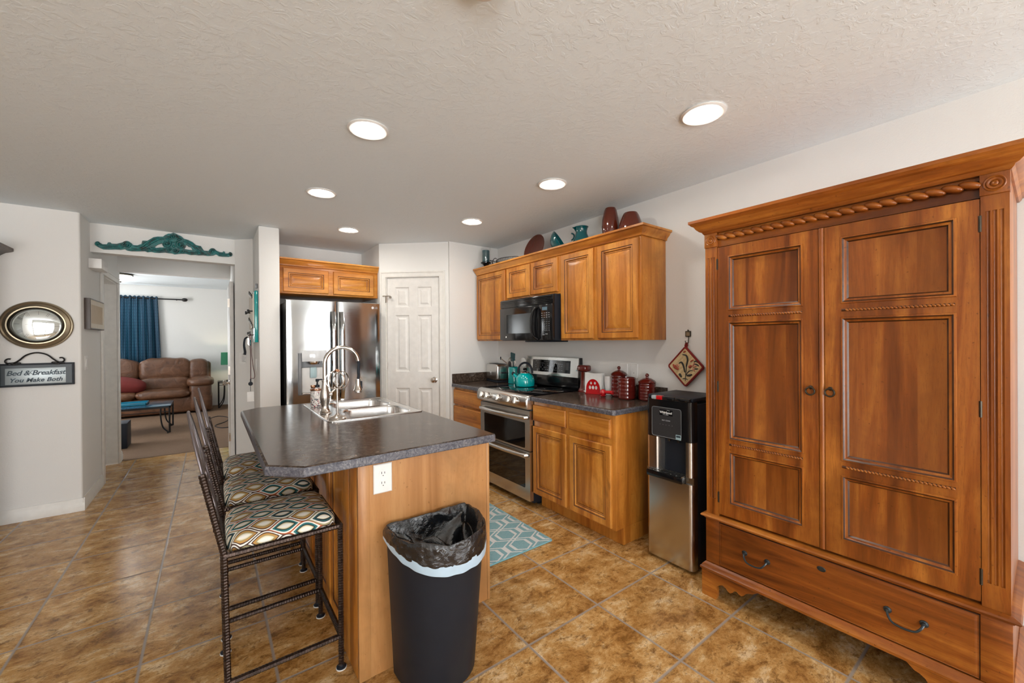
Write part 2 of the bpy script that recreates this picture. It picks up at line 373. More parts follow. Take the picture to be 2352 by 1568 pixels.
# ------------------------------------------------------------------ mesh building helpers
ROOT = {}
def V(*a): return Vector(a)
class MB:
    def __init__(s): s.bm = bmesh.new(); s.mats = []; s.mi = 0
    def use(s, mat):
        if mat not in s.mats: s.mats.append(mat)
        s.mi = s.mats.index(mat); return s
    def face(s, vs):
        try:
            f = s.bm.faces.new(vs); f.material_index = s.mi; return f
        except ValueError: return None
    def vs(s, pts): return [s.bm.verts.new(p) for p in pts]
    def box(s, x0, x1, y0, y1, z0, z1, bev=0, seg=2, mat=None):
        p = s.vs([(x, y, z) for x in (x0, x1) for y in (y0, y1) for z in (z0, z1)])
        fs = [s.face([p[i] for i in q]) for q in ((0, 1, 3, 2), (4, 6, 7, 5), (0, 4, 5, 1), (2, 3, 7, 6), (0, 2, 6, 4), (1, 5, 7, 3))]
        if mat is not None:
            for v in p: v.co = mat @ v.co
        if bev:
            es = list({e for f in fs for e in f.edges})
            bmesh.ops.bevel(s.bm, geom=es, offset=bev, segments=seg, profile=.5, affect='EDGES')
        return s
    def grid(s, rows, closeu=False, closev=False, cap=False):
        vr = [s.vs(r) for r in rows]; n, m = len(vr), len(vr[0])
        for i in range(n if closeu else n-1):
            for j in range(m if closev else m-1):
                s.face([vr[i][j], vr[(i+1) % n][j], vr[(i+1) % n][(j+1) % m], vr[i][(j+1) % m]])
        if cap: s.face(vr[0]); s.face(list(reversed(vr[-1])))
        return s
    def lathe(s, prof, c=(0, 0, 0), axis=(0, 0, 1), seg=28, sx=1, sy=1):
        q = Vector((0, 0, 1)).rotation_difference(Vector(axis)); c = Vector(c)
        rows = []
        for r, z in prof:
            r = max(r, 1e-5)
            rows.append([c + q @ Vector((r*sx*math.cos(2*PI*k/seg), r*sy*math.sin(2*PI*k/seg), z)) for k in range(seg)])
        return s.grid(rows, closev=True, cap=True)
    def cyl(s, p0, p1, r, seg=16, r2=None):
        p0, p1 = Vector(p0), Vector(p1); d = p1-p0
        return s.lathe([(r, 0), (r if r2 is None else r2, d.length)], p0, d.normalized(), seg)
    def tube(s, pts, r, seg=10, closed=False, rf=None, squash=None):
        pts = [Vector(p) for p in pts]; n = len(pts); rows = []
        up = None
        for i, p in enumerate(pts):
            t = (pts[(i+1) % n]-pts[i-1]) if closed else (pts[min(i+1, n-1)]-pts[max(i-1, 0)])
            t.normalize()
            if up is None:
                a = Vector((0, 0, 1)) if abs(t.z) < .9 else Vector((1, 0, 0)); up = (a - t*a.dot(t)).normalized()
            else: up = (up - t*up.dot(t)).normalized()
            w = t.cross(up); rr = r if rf is None else r*rf(i/(n-1))
            rows.append([p + rr*(math.cos(2*PI*k/seg)*up*(squash or 1) + math.sin(2*PI*k/seg)*w) for k in range(seg)])
        return s.grid(rows, closeu=closed, closev=True, cap=not closed)
    def prism(s, pts, f, d):
        """polygon pts (2d) mapped by f(a,b,t) at t=0 and t=d"""
        a = s.vs([f(p[0], p[1], 0) for p in pts]); b = s.vs([f(p[0], p[1], d) for p in pts]); n = len(pts)
        s.face(a); s.face(list(reversed(b)))
        for i in range(n): s.face([a[i], b[i], b[(i+1) % n], a[(i+1) % n]])
        return s
    def sheet(s, outer, holes, f, d):
        """flat plate with holes, mapped by f(a,b,t), thickness d"""
        loops = [outer]+list(holes); tops = []
        for t in (0, d):
            es = []; vv = []
            for lp in loops:
                v = s.vs([f(p[0], p[1], t) for p in lp]); vv.append(v)
                es += [s.bm.edges.new((v[i], v[(i+1) % len(v)])) for i in range(len(v))]
            r = bmesh.ops.triangle_fill(s.bm, use_beauty=True, use_dissolve=False, edges=es, normal=(f(1, 0, 0)-f(0, 0, 0)).cross(f(0, 1, 0)-f(0, 0, 0)).normalized())
            for g in r['geom']:
                if isinstance(g, bmesh.types.BMFace): g.material_index = s.mi
            tops.append(vv)
        for va, vb in zip(*tops):
            n = len(va)
            for i in range(n): s.face([va[i], vb[i], vb[(i+1) % n], va[(i+1) % n]])
        return s
    def panel(s, o, u, v, n, w, h, loops):
        """nested rectangles: (inset, height, material) rings then a filled centre; last ring's material fills"""
        o, u, v, n = Vector(o), Vector(u), Vector(v), Vector(n)
        prev = None
        for ins, ht, mat in loops:
            q = s.vs([o+u*a+v*b+n*ht for a, b in ((ins, ins), (w-ins, ins), (w-ins, h-ins), (ins, h-ins))])
            s.use(mat)
            if prev:
                for i in range(4): s.face([prev[i], prev[(i+1) % 4], q[(i+1) % 4], q[i]])
            prev = q
        s.face(prev); return s
    def superell(s, c, a, e1=.5, e2=.5, nu=16, nv=28, rot=None, fn=None):
        sg = lambda x, e: math.copysign(abs(x)**e, x); rows = []; c = Vector(c)
        for i in range(nu+1):
            ph = -PI/2+PI*i/nu; r = []
            for j in range(nv):
                th = 2*PI*j/nv
                p = Vector((a[0]*sg(math.cos(ph), e1)*sg(math.cos(th), e2), a[1]*sg(math.cos(ph), e1)*sg(math.sin(th), e2), a[2]*sg(math.sin(ph), e1)))
                if fn: p = fn(p)
                if rot: p = rot @ p
                r.append(c+p)
            rows.append(r)
        return s.grid(rows, closev=True)
    def mesh_in(s, me, f):
        n0 = [s.bm.verts.new(f(v.co)) for v in me.vertices]
        for p in me.polygons: s.face([n0[i] for i in p.vertices])
        return s
    def build(s, name, mat=None, parent=None, local=False, sharp=34, **props):
        if mat is not None and not s.mats: s.mats = [mat]
        bm = s.bm
        bmesh.ops.remove_doubles(bm, verts=bm.verts, dist=1e-6)
        bmesh.ops.dissolve_degenerate(bm, dist=1e-7, edges=bm.edges)
        bmesh.ops.recalc_face_normals(bm, faces=bm.faces)
        th = math.radians(sharp)
        for f in bm.faces: f.smooth = True
        for e in bm.edges:
            if len(e.link_faces) == 2:
                try: e.smooth = e.calc_face_angle() < th
                except ValueError: e.smooth = False
            elif len(e.link_faces) > 2: e.smooth = False
        root = parent
        while root is not None and root.parent is not None: root = root.parent
        if root is not None:
            if not local: bm.transform(ROOT[root.name].inverted())
            org = None
        else:
            xs = [v.co for v in bm.verts]
            lo = Vector((min(c.x for c in xs), min(c.y for c in xs), min(c.z for c in xs))); hi = Vector((max(c.x for c in xs), max(c.y for c in xs), max(c.z for c in xs)))
            org = Vector(((lo.x+hi.x)/2, (lo.y+hi.y)/2, lo.z))
            if props.get('kind') == 'structure': org = Vector((0, 0, 0))
            bm.transform(Matrix.Translation(-org))
        me = bpy.data.meshes.new(name); bm.to_mesh(me); bm.free()
        for m in s.mats: me.materials.append(m)
        o = bpy.data.objects.new(name, me); C.objects.link(o)
        if parent is not None: o.parent = parent
        else:
            o.location = org; ROOT[o.name] = Matrix.Translation(org)
        for k, v in props.items(): o[k] = v
        return o

def thing(name, label, cat, loc=(0, 0, 0), rotz=0, group=None):
    o = bpy.data.objects.new(name, None); C.objects.link(o); o.empty_display_size = .1
    o.location = loc; o.rotation_euler = (0, 0, rotz); o['label'] = label; o['category'] = cat
    if group: o['group'] = group
    ROOT[o.name] = Matrix.Translation(Vector(loc)) @ Matrix.Rotation(rotz, 4, 'Z')
    return o
def solo(mb, name, mat, label, cat, group=None, **k):
    o = mb.build(name, mat, **k); o['label'] = label; o['category'] = cat
    if group: o['group'] = group
    return o
def struct(mb, name, mat): return mb.build(name, mat, kind='structure')
def dup(root, loc, label, rotz=None):
    r = root.copy(); C.objects.link(r); r.location = loc; r['label'] = label
    if rotz is not None: r.rotation_euler = (0, 0, rotz)
    def kids(src, dst):
        for ch in [c for c in bpy.data.objects if c.parent == src]:
            c = ch.copy(); C.objects.link(c); c.parent = dst; kids(ch, c)
    kids(root, r); return r
def B(*a, **k): return MB().box(*a, **k)

def text_mesh(txt, size, shear=0, depth=.0006, bold=0, space=1.0):
    cu = bpy.data.curves.new('t', 'FONT'); cu.body = txt; cu.size = size; cu.shear = shear; cu.extrude = depth; cu.offset = bold
    cu.space_character = space; cu.align_x = 'CENTER'; cu.align_y = 'CENTER'; cu.resolution_u = 3
    o = bpy.data.objects.new('t', cu); C.objects.link(o)
    dg = bpy.context.evaluated_depsgraph_get(); me = bpy.data.meshes.new_from_object(o.evaluated_get(dg))
    bpy.data.objects.remove(o); bpy.data.curves.remove(cu); return me
def add_text(mb, txt, size, c, u, v, n, **k):
    c, u, v, n = Vector(c), Vector(u), Vector(v), Vector(n); me = text_mesh(txt, size, **k)
    fit = k.get('w')
    mb.mesh_in(me, lambda p: c+u*p.x+v*p.y+n*(p.z+.0007)); bpy.data.meshes.remove(me); return mb

def arc(c, r, a0, a1, n, ax=(1, 0, 0), ay=(0, 0, 1), ry=None):
    c, ax, ay = Vector(c), Vector(ax), Vector(ay); ry = r if ry is None else ry
    return [c+ax*(r*math.cos(a0+(a1-a0)*i/n))+ay*(ry*math.sin(a0+(a1-a0)*i/n)) for i in range(n+1)]
def rrect(x0, x1, y0, y1, r, n=5):
    p = []
    for cx, cy, a in ((x1-r, y0+r, -PI/2), (x1-r, y1-r, 0), (x0+r, y1-r, PI/2), (x0+r, y0+r, PI)):
        p += [(cx+r*math.cos(a+PI/2*i/n), cy+r*math.sin(a+PI/2*i/n)) for i in range(n+1)]
    return p
def spline(pts, n=8, closed=False):
    P = [Vector(p) for p in pts]; out = []; m = len(P)
    rng = range(m if closed else m-1)
    for i in rng:
        p0 = P[(i-1) % m] if closed or i > 0 else P[0]; p1 = P[i]; p2 = P[(i+1) % m]; p3 = P[(i+2) % m] if closed or i+2 < m else P[-1]
        for k in range(n):
            t = k/n
            out.append(.5*((2*p1)+(p2-p0)*t+(2*p0-5*p1+4*p2-p3)*t*t+(3*p1-p0-3*p2+p3)*t**3))
    if not closed: out.append(P[-1])
    return out
def rope(mb, p0, p1, r, lobes=2, pitch=.1, amp=.28, n=None, seg=16):
    p0, p1 = Vector(p0), Vector(p1); d = p1-p0; ln = d.length; t = d.normalized(); n = n or int(ln/pitch*10)
    a = Vector((0, 0, 1)); a = (a-t*a.dot(t)).normalized(); w = t.cross(a); rows = []
    for i in range(n+1):
        tw = 2*PI*i/n*ln/pitch; rows.append([p0+d*(i/n)+(a*math.cos(2*PI*k/seg)+w*math.sin(2*PI*k/seg))*r*(1-amp+amp*abs(math.cos(lobes*(2*PI*k/seg)/2+tw/2*lobes))**.7) for k in range(seg)])
    return mb.grid(rows, closev=True, cap=True)
X, Y, Z = Vector((1, 0, 0)), Vector((0, 1, 0)), Vector((0, 0, 1))

# ------------------------------------------------------------------ the setting
H = 2.44
def wallbox(name, *a): return struct(B(*a), name, M['wall'])
struct(B(-3.42, 2.82, -3.72, 6.46, -.12, 0), 'floor', M['floor'])
struct(B(-3.2, 3.2, 6.463, 11.1, -.12, .004), 'floor_carpet', M['carpet'])
struct(B(-3.42, 2.82, -3.72, 6.42, H, H+.12), 'ceiling', M['ceil'])
struct(B(-3.2, 3.2, 6.545, 11.1, 2.53, 2.65), 'ceiling_living', M['ceil'])
wallbox('wall_right', 2.70, 2.82, -3.72, 5.2, 0, H)
wallbox('wall_counter_end', 2.065, 2.70, 3.875, 3.995, 0, H)
# diagonal pantry wall
DA, DB = Vector((1.494, 4.418, 0)), Vector((2.071, 3.893, 0)); DU = (DB-DA).normalized(); DN = Vector((DU.y, -DU.x, 0)); DL = (DB-DA).length
if DN.y > 0: DN = -DN
def dp(s, z, d): return DA+DU*s+Z*z+DN*d
def diag(mb, s0, s1, z0, z1, d0, d1):
    return mb.prism([(s0, z0), (s1, z0), (s1, z1), (s0, z1)], lambda a, b, t: dp(a, b, d0+t), d1-d0)
mb = MB(); diag(mb, 0, .068, 0, H, -.12, 0); diag(mb, .676, DL, 0, H, -.12, 0); diag(mb, .068, .676, 2.075, H, -.12, 0)
struct(mb, 'wall_pantry', M['wall'])
wallbox('wall_alcove_right', 1.49, 1.61, 4.42, 5.18, 0, H)
wallbox('wall_alcove_back', .526, 1.49, 5.06, 5.18, 0, H)
struct(MB().box(.357, .526, 4.342, 5.18, 0, H, bev=.012), 'wall_stub', M['wall'])
mb = MB().prism([(.357, 4.95), (.357, 5.10), (.209, 5.24), (.209, 5.09)], lambda a, b, t: V(a, b, t), H)
struct(mb, 'wall_hall_corner', M['wall'])
wallbox('wall_hall_right', .212, .332, 5.242, 6.42, 0, H)
struct(MB().box(-.85, .209, 5.10, 5.22, 2.183, H), 'wall_hall_header', M['wall'])
struct(MB().box(-.85, .211, 6.42, 6.54, 2.20, 2.60), 'wall_living_header', M['wall'])
wallbox('wall_living_front_right', .211, 3.2, 6.422, 6.54, 0, 2.6)
wallbox('wall_living_front_left', -3.2, -.972, 6.422, 6.54, 0, 2.6)
# left wall of the hall with its door opening
mb = MB().prism([(-3.42, 4.88), (-3.42, 4.76)]+[(-.868+.018*math.sin(PI/2*i/6), 4.778-.018*math.cos(PI/2*i/6)) for i in range(7)]+[(-.85, 5.55), (-.97, 5.55), (-.97, 4.88)], lambda a, b, d: V(a, b, d), H)
struct(mb, 'wall_hall_left', M['wall'])
wallbox('wall_hall_left_far', -.97, -.85, 6.35, 6.54, 0, 2.60)
wallbox('wall_hall_left_head', -.97, -.85, 5.55, 6.35, 2.045, H)
# dining side walls (behind the camera) with the glazed openings the daylight comes through
mb = MB().box(-3.42, -3.30, -3.72, -3.60, 0, H).box(-1.2, .90, -3.72, -3.60, 0, H).box(-3.30, -1.2, -3.72, -3.60, 0, .3).box(-3.30, -1.2, -3.72, -3.60, 2.1, H).box(2.50, 2.70, -3.72, -3.60, 0, H).box(.90, 2.50, -3.72, -3.60, 2.07, H)
struct(mb, 'wall_back', M['wall'])
mb = MB().box(-3.42, -3.30, -3.60, 4.76, 0, H)
struct(mb, 'wall_left', M['wall'])
mb = MB()
for x0, x1 in ((.90, .96), (1.66, 1.75), (2.44, 2.50)): mb.box(x0, x1, -3.69, -3.62, 0, 2.07)
mb.box(.90, 2.50, -3.69, -3.62, 0, .06).box(.90, 2.50, -3.69, -3.62, 2.01, 2.07)
struct(mb, 'window_1', M['trim'])
mb = MB()
for x0, x1 in ((-3.30, -3.24), (-2.28, -2.22), (-1.26, -1.2)): mb.box(x0, x1, -3.69, -3.62, .3, 2.1)
mb.box(-3.30, -1.2, -3.69, -3.62, .3, .36).box(-3.30, -1.2, -3.69, -3.62, 2.04, 2.1)
struct(mb, 'window_2', M['trim'])
# living room shell
LY = 10.90
mb = MB().box(-3.2, -2.45, LY, LY+.12, 0, 2.53).box(-.95, 3.2, LY, LY+.12, 0, 2.53).box(-2.45, -.95, LY, LY+.12, 0, 1.0).box(-2.45, -.95, LY, LY+.12, 2.2, 2.53)
struct(mb, 'wall_living_back', M['wall'])
mb = MB().box(-2.45, -2.4, LY+.03, LY+.09, 1.0, 2.2).box(-1.0, -.95, LY+.03, LY+.09, 1.0, 2.2).box(-2.4, -1.0, LY+.03, LY+.09, 1.0, 1.05).box(-2.4, -1.0, LY+.03, LY+.09, 2.15, 2.2).box(-1.72, -1.68, LY+.03, LY+.09, 1.05, 2.15)
w3 = struct(mb, 'window_3', M['trim'])
ROOT[w3.name] = Matrix.Identity(4)
B(-2.4, -1.0, LY+.055, LY+.061, 1.05, 2.15).build('window_pane', M['pane'], w3)
wallbox('wall_living_right', 3.08, 3.2, 6.54, LY, 0, 2.53)
mb = MB().box(-3.2, -3.08, 6.54, 7.3, 0, 2.53).box(-3.2, -3.08, 8.9, LY, 0, 2.53).box(-3.2, -3.08, 7.3, 8.9, 0, .65).box(-3.2, -3.08, 7.3, 8.9, 2.05, 2.53)  # out-of-view opening added to let daylight into the living room
struct(mb, 'wall_living_left', M['wall'])

# baseboards
def base_prof(mb, p0, p1, n, h=.105, t=.014):
    p0, p1, n = Vector(p0), Vector(p1), Vector(n)
    pr = [(0, 0), (t, 0), (t, h*.62), (t*.78, h*.68), (t*.78, h*.80), (t*.4, h*.95), (t*.4, h), (0, h)]
    rows = [[p+n*(a+.0005)+Z*(b+.0005) for a, b in pr] for p in (p0, p1)]
    return mb.grid(rows, closev=True, cap=True)
struct(base_prof(MB(), (-3.3, 4.76, 0), (-.836, 4.76, 0), -Y), 'baseboard_clock_wall', M['trim'])
struct(base_prof(MB(), (-.85, 4.746, 0), (-.85, 5.475, 0), X), 'baseboard_hall_left', M['trim'])
struct(base_prof(MB(), (-.95, LY, .004), (3.05, LY, .004), -Y), 'baseboard_living_back', M['trim'])
struct(base_prof(MB(), (2.70, -3.6, 0), (2.70, .02, 0), -X), 'baseboard_right', M['trim'])
struct(base_prof(MB(), (-.85, 6.42, 0), (-.85, 6.545, 0), X), 'baseboard_hall_end', M['trim'])

# hall door casing and recessed slab
mb = MB()
for y0, y1 in ((5.485, 5.55), (6.35, 6.415)): mb.box(-.85, -.832, y0, y1, 0, 2.045, bev=.004)
mb.box(-.85, -.832, 5.485, 6.415, 2.045, 2.11, bev=.004).box(-.832, -.827, 5.505, 6.395, 2.09, 2.105)
mb.box(-.964, -.85, 5.54, 5.552, 0, 2.045).box(-.964, -.85, 6.348, 6.36, 0, 2.045).box(-.964, -.85, 5.552, 6.348, 2.033, 2.046)
struct(mb, 'trim_1', M['trim'])
d2 = thing('door_2', 'white hall door closed in its casing on the left wall of the passage', 'door', (-.96, 5.95, 0)); d2['kind'] = 'structure'
for k in ('label', 'category'): del d2[k]
B(-.985, -.948, 5.556, 6.344, .012, 2.03).build('slab', M['door_w'], d2)
for z in (.33, 1.02, 1.78): MB().box(-.948, -.944, 5.93, 5.955, z, z+.09).cyl((-.943, 5.93, z), (-.943, 5.93, z+.09), .006, 8).build('hinge', M['nickel'], d2)

# open door seen edge-on at the right of the passage
d3 = thing('door_3', '', '', (.17, 5.7, 0)); d3['kind'] = 'structure'
for k in ('label', 'category'): del d3[k]
B(.168, .203, 5.32, 6.08, .012, 2.03, bev=.002).build('slab', M['door_w'], d3)
mb = MB().lathe([(.026, 0), (.026, .006), (.012, .012), (.012, .03), (.027, .045), (.029, .055), (.02, .066), (.0, .068)], (.168, 5.385, .93), -X, 20)
mb.build('door_knob', M['nickel'], d3)
for z in (.30, 1.02, 1.75): B(.150, .168, 5.318, 5.323, z, z+.09).build('hinge_leaf', M['nickel'], d3)
mb = MB().lathe([(.02, 0), (.02, .01), (.0, .012)], (.168, 5.385, 1.07), -X, 18); mb.build('deadbolt', M['nickel'], d3)

# pantry door
d1 = thing('door_1', '', '', dp(.37, 0, 0)); d1['kind'] = 'structure'
for k in ('label', 'category'): del d1[k]
mb = MB()
S0, S1, ZT = .078, .666, 2.064
pan = []
for (a, b) in ((.168, .326), (.420, .578)):
    for (z0, z1) in ((.20, .855), (1.035, 1.655), (1.742, 1.962)): pan.append((a, b, z0, z1))
outer = [(S0, .012), (S1, .012), (S1, ZT), (S0, ZT)]
mb.sheet(outer, [[(a, z0), (b, z0), (b, z1), (a, z1)] for a, b, z0, z1 in pan], lambda a, b, t: dp(a, b, -.018-t), .034)
for a, b, z0, z1 in pan:
    mb.panel(dp(a, z0, 0), DU, Z, DN, b-a, z1-z0, [(0, -.018, M['door_w']), (.012, -.029, M['door_w']), (.028, -.030, M['door_w']), (.046, -.021, M['door_w'])])
mb.build('slab', M['door_w'], d1, sharp=12)
mb = MB().lathe([(.032, 0), (.032, .004), (.013, .010), (.012, .028), (.028, .042), (.030, .055), (.022, .066), (0, .069)], dp(.605, .945, -.018), DN, 24)
mb.build('door_knob', M['nickel'], d1)
for z in (.22, 1.05, 1.80):
    mb = MB(); diag(mb, .066, .080, z, z+.09, -.016, -.010); mb.cyl(dp(.073, z, -.008), dp(.073, z+.09, -.008), .006, 8); mb.build('hinge', M['nickel'], d1)
mb = MB(); diag(mb, .066, .078, 1.79, 1.86, 0, .012); diag(mb, .04, .125, 1.858, 1.868, .005, .02); mb.lathe([(.014, 0), (.014, .006), (0, .007)], dp(.125, 1.85, .008), DN, 14)
mb.build('latch_hook', M['nickel'], d1)
mb = MB()
for s0, s1, z0, z1 in ((.010, .070, 0, 2.072), (.674, .734, 0, 2.072), (.010, .734, 2.072, 2.132)):
    diag(mb, s0, s1, z0, z1, .0005, .011)
diag(mb, .010, .026, 0, 2.132, .011, .018); diag(mb, .718, .734, 0, 2.132, .011, .018); diag(mb, .026, .718, 2.116, 2.132, .011, .018)
diag(mb, .068, .0765, 0, 2.075, -.11, .0005); diag(mb, .6675, .676, 0, 2.075, -.11, .0005); diag(mb, .068, .676, 2.0665, 2.075, -.11, .0005)
struct(mb, 'trim_2', M['trim'])

# ------------------------------------------------------------------ recessed ceiling lights
def can_light():
    t = thing('recessed_light', 'lit recessed ceiling light nearest the tall wooden armoire', 'ceiling light', (0, 0, H), 0, 'recessed ceiling lights')
    MB().lathe([(.062, -.001), (.098, -.001), (.100, -.005), (.090, -.010), (.070, -.006), (.064, -.0012), (.062, -.001)], (0, 0, 0), Z, 40).build('trim_ring', M['white'], t, local=True)
    MB().lathe([(.0, -.004), (.03, -.006), (.066, -.0035), (.064, -.002), (0, -.002)], (0, 0, 0), Z, 32).build('lens', M['lamp'], t, local=True)
    return t
cl = can_light(); cl.location = (1.88, .985, H)
for x, y, lb in ((.645, 2.06, 'largest lit recessed ceiling light above the near end of the island'),
                 (1.882, 2.04, 'lit recessed ceiling light above the base cabinet beside the stove'),
                 (.645, 3.13, 'lit recessed ceiling light above the kitchen sink faucet'),
                 (1.885, 3.105, 'lit recessed ceiling light between the pantry door and the microwave'),
                 (1.065, 4.02, 'smallest lit recessed ceiling light just in front of the refrigerator')):
    dup(cl, (x, y, H), lb)
mb = MB().lathe([(.0, -.042), (.045, -.042), (.062, -.036), (.068, -.022), (.07, -.001), (0, -.001)], (.640, .983, H), Z, 36)
solo(mb, 'smoke_detector', M['white'], 'rim of a round white ceiling device cut off at the top edge', 'smoke detector')

# ------------------------------------------------------------------ cabinet builders
def raised(w, h):
    W, GZ = M['honey'], M['glaze']
    f = min(.062, w*.2)
    return [(0, 0, W), (0, .013, W), (.003, .018, W), (.007, .020, W), (f-.018, .020, W), (f-.0155, .0155, GZ), (f-.012, .0160, GZ), (f-.005, .0175, W), (f-.001, .0105, W), (f+.0025, .008, GZ), (f+.009, .0085, W), (f+.0125, .0070, GZ), (f+.042, .0165, W), (f+.046, .017, W)]
def cab_door(parent, name, o, u, n, w, h, knobside=None):
    return MB().panel(o, u, Z, n, w, h, raised(w, h)).build(name, None, parent, sharp=20)
def drawer_front(parent, o, u, n, w, h):
    W = M['honeyY']
    return MB().panel(o, u, Z, n, w, h, [(0, 0, W), (0, .012, W), (.004, .017, W), (.010, .020, W)]).build('drawer', None, parent, sharp=20)
def crown_sweep(mb, path, prof):
    """path: list of (point, outward vec) ; prof: (out, up)"""
    return mb.grid([[p+n*a+Z*b for a, b in prof] for p, n in path], closev=True, cap=True)

# ------------------------------------------------------------------ wall cabinets over the stove
UX = 2.40
def wallcab(label, y0, y1, z0, doors):
    t = thing('wall_cabinet', label, 'cabinet', ((UX+2.70)/2, (y0+y1)/2, z0), 0, 'wall cabinets over the stove')
    B(UX, 2.698, y0+.0007, y1-.0007, z0, 2.11, bev=.002).build('body', M['honey'], t)
    for (a, b, c, d) in doors: cab_door(t, 'door', (UX-.0005, b, c), -Y, -X, b-a, d-c)
    return t
wallcab('amber wall cabinet with one tall door left of the black microwave', 3.283, 3.853, 1.365, [(3.30, 3.836, 1.378, 2.085)])
wallcab('short amber wall cabinet with two small doors above the microwave', 2.508, 3.283, 1.768, [(2.905, 3.262, 1.787, 2.085), (2.533, 2.889, 1.787, 2.085)])
wallcab('amber wall cabinet with two tall doors right of the microwave', 1.700, 2.508, 1.365, [(2.128, 2.486, 1.378, 2.085), (1.715, 2.085, 1.378, 2.085)])
CP = [(.0, .0), (.010, .0), (.012, .012), (.016, .018), (.030, .032), (.040, .050), (.052, .054), (.052, .068), (.0, .068)]
CP = [(a+.0006, b) for a, b in CP]
mb = MB(); path = [(V(UX, 3.853, 2.095), -X), (V(UX, 1.700, 2.095), V(-1, -1, 0)), (V(2.698, 1.700, 2.095), -Y)]
crown_sweep(mb, path, CP)
solo(mb, 'crown_moulding', M['honeyY'], 'amber crown moulding along the top of the wall cabinets over the stove', 'moulding', sharp=25)

# cabinet over the refrigerator
t = thing('wall_cabinet', 'amber cabinet with two wide doors above the refrigerator', 'cabinet', (1.0, 4.75, 1.845))
B(.528, 1.488, 4.47, 5.058, 1.845, 2.135, bev=.002).build('body', M['honeyX'], t)
for a, b in ((.567, .978), (1.025, 1.44)):
    MB().panel((a, 4.4695, 1.860), X, Z, -Y, b-a, .235, [(p, q, M['honeyX'] if m is M['honey'] else m) for p, q, m in raised(b-a, .235)]).build('door', None, t, sharp=20)
crown_sweep(MB(), [(V(.528, 4.47, 2.12), -Y), (V(1.488, 4.47, 2.12), -Y)], CP).build('crown_moulding', M['honeyX'], t, sharp=25)

# ------------------------------------------------------------------ base cabinets and counters
BX = 2.115
t = thing('base_cabinet', 'amber base cabinet with two drawers and two doors between stove and water dispenser', 'cabinet', (2.4, 2.11, 0))
mb = MB().box(BX, 2.698, 1.7025, 2.529, .115, .875, bev=.002).box(2.19, 2.698, 1.7025, 2.529, .001, .115)
mb.build('body', M['honey'], t)
for a, b in ((2.153, 2.528), (1.736, 2.118)): drawer_front(t, (BX-.0005, b, .716), -Y, -X, b-a, .128)
for a, b in ((2.146, 2.528), (1.731, 2.112)): cab_door(t, 'door', (BX-.0005, b, .126), -Y, -X, b-a, .545)
t = thing('base_cabinet', 'amber drawer cabinet in the corner left of the stove', 'cabinet', (2.4, 3.58, 0))
MB().box(BX, 2.698, 3.293, 3.872, .115, .875, bev=.002).box(2.19, 2.698, 3.293, 3.872, .001, .115).build('body', M['honey'], t)
for z0, z1 in ((.695, .848), (.44, .672), (.135, .425)): drawer_front(t, (BX-.0005, 3.865, z0), -Y, -X, .565, z1-z0)

def counter_mesh(outline, holes=()):
    """rounded-edge slab with its edge strip in the laminate tinted with a bluish reflection; outline counter-clockwise"""
    mb = MB(); n = len(outline)
    def inset(d):
        out = []
        for i in range(n):
            p0, p1, p2 = (Vector(outline[(i+k) % n]) for k in (-1, 0, 1))
            e1 = (p1-p0).normalized(); e2 = (p2-p1).normalized(); n1 = Vector((-e1.y, e1.x)); n2 = Vector((-e2.y, e2.x))
            b = (n1+n2); b = b/(b.length_squared/2) if b.length > 1e-6 else n1
            out.append(p1+b*d)
        return out
    ZB, ZT = .876, .914
    rings = [(0.02, ZB), (.002, ZB), (0, ZB+.003), (0, ZT-.012), (.0035, ZT-.0035), (.012, ZT)]
    mb.use(M['lamE'])
    rows = [[V(p.x, p.y, z) for p in inset(d)] for d, z in rings]
    vr = [mb.vs(r) for r in rows]
    for i in range(len(vr)-1):
        if i == len(vr)-2: mb.use(M['lam'])
        for j in range(n): mb.face([vr[i][j], vr[i][(j+1) % n], vr[i+1][(j+1) % n], vr[i+1][j]])
    mb.use(M['lam'])
    hl = []
    for lvl, z in ((vr[-1], ZT), (vr[0], ZB)):
        es = [mb.bm.edges.get((lvl[j], lvl[(j+1) % n])) for j in range(n)]
        for h in holes:
            hv = mb.vs([V(p[0], p[1], z) for p in h]); es += [mb.bm.edges.new((hv[j], hv[(j+1) % len(hv)])) for j in range(len(hv))]; hl.append(hv)
        r = bmesh.ops.triangle_fill(mb.bm, use_beauty=True, use_dissolve=False, edges=es, normal=(0, 0, 1))
        for g in r['geom']:
            if isinstance(g, bmesh.types.BMFace): g.material_index = mb.mi
    if holes:
        a, b = hl
        for j in range(len(a)): mb.face([a[j], a[(j+1) % len(a)], b[(j+1) % len(a)], b[j]])
    return mb
t = thing('countertop', 'dark mottled countertop right of the stove under the red canisters', 'countertop', (2.4, 2.1, .876))
counter_mesh([(2.080, 2.526), (2.080, 1.700), (2.094, 1.686), (2.698, 1.686), (2.698, 2.526)]).build('slab', None, t, sharp=17)
B(2.678, 2.6985, 1.69, 2.526, .9145, 1.012, bev=.003).build('backsplash', M['lam'], t)
t = thing('countertop', 'dark mottled corner countertop left of the stove under the toaster', 'countertop', (2.4, 3.58, .876))
counter_mesh([(2.080, 3.868), (2.080, 3.296), (2.698, 3.296), (2.698, 3.868)]).build('slab', None, t, sharp=17)
MB().box(2.678, 2.6985, 3.30, 3.852, .9145, 1.012, bev=.003).box(2.085, 2.6985, 3.852, 3.8735, .9145, 1.012, bev=.003).build('backsplash', M['lam'], t)

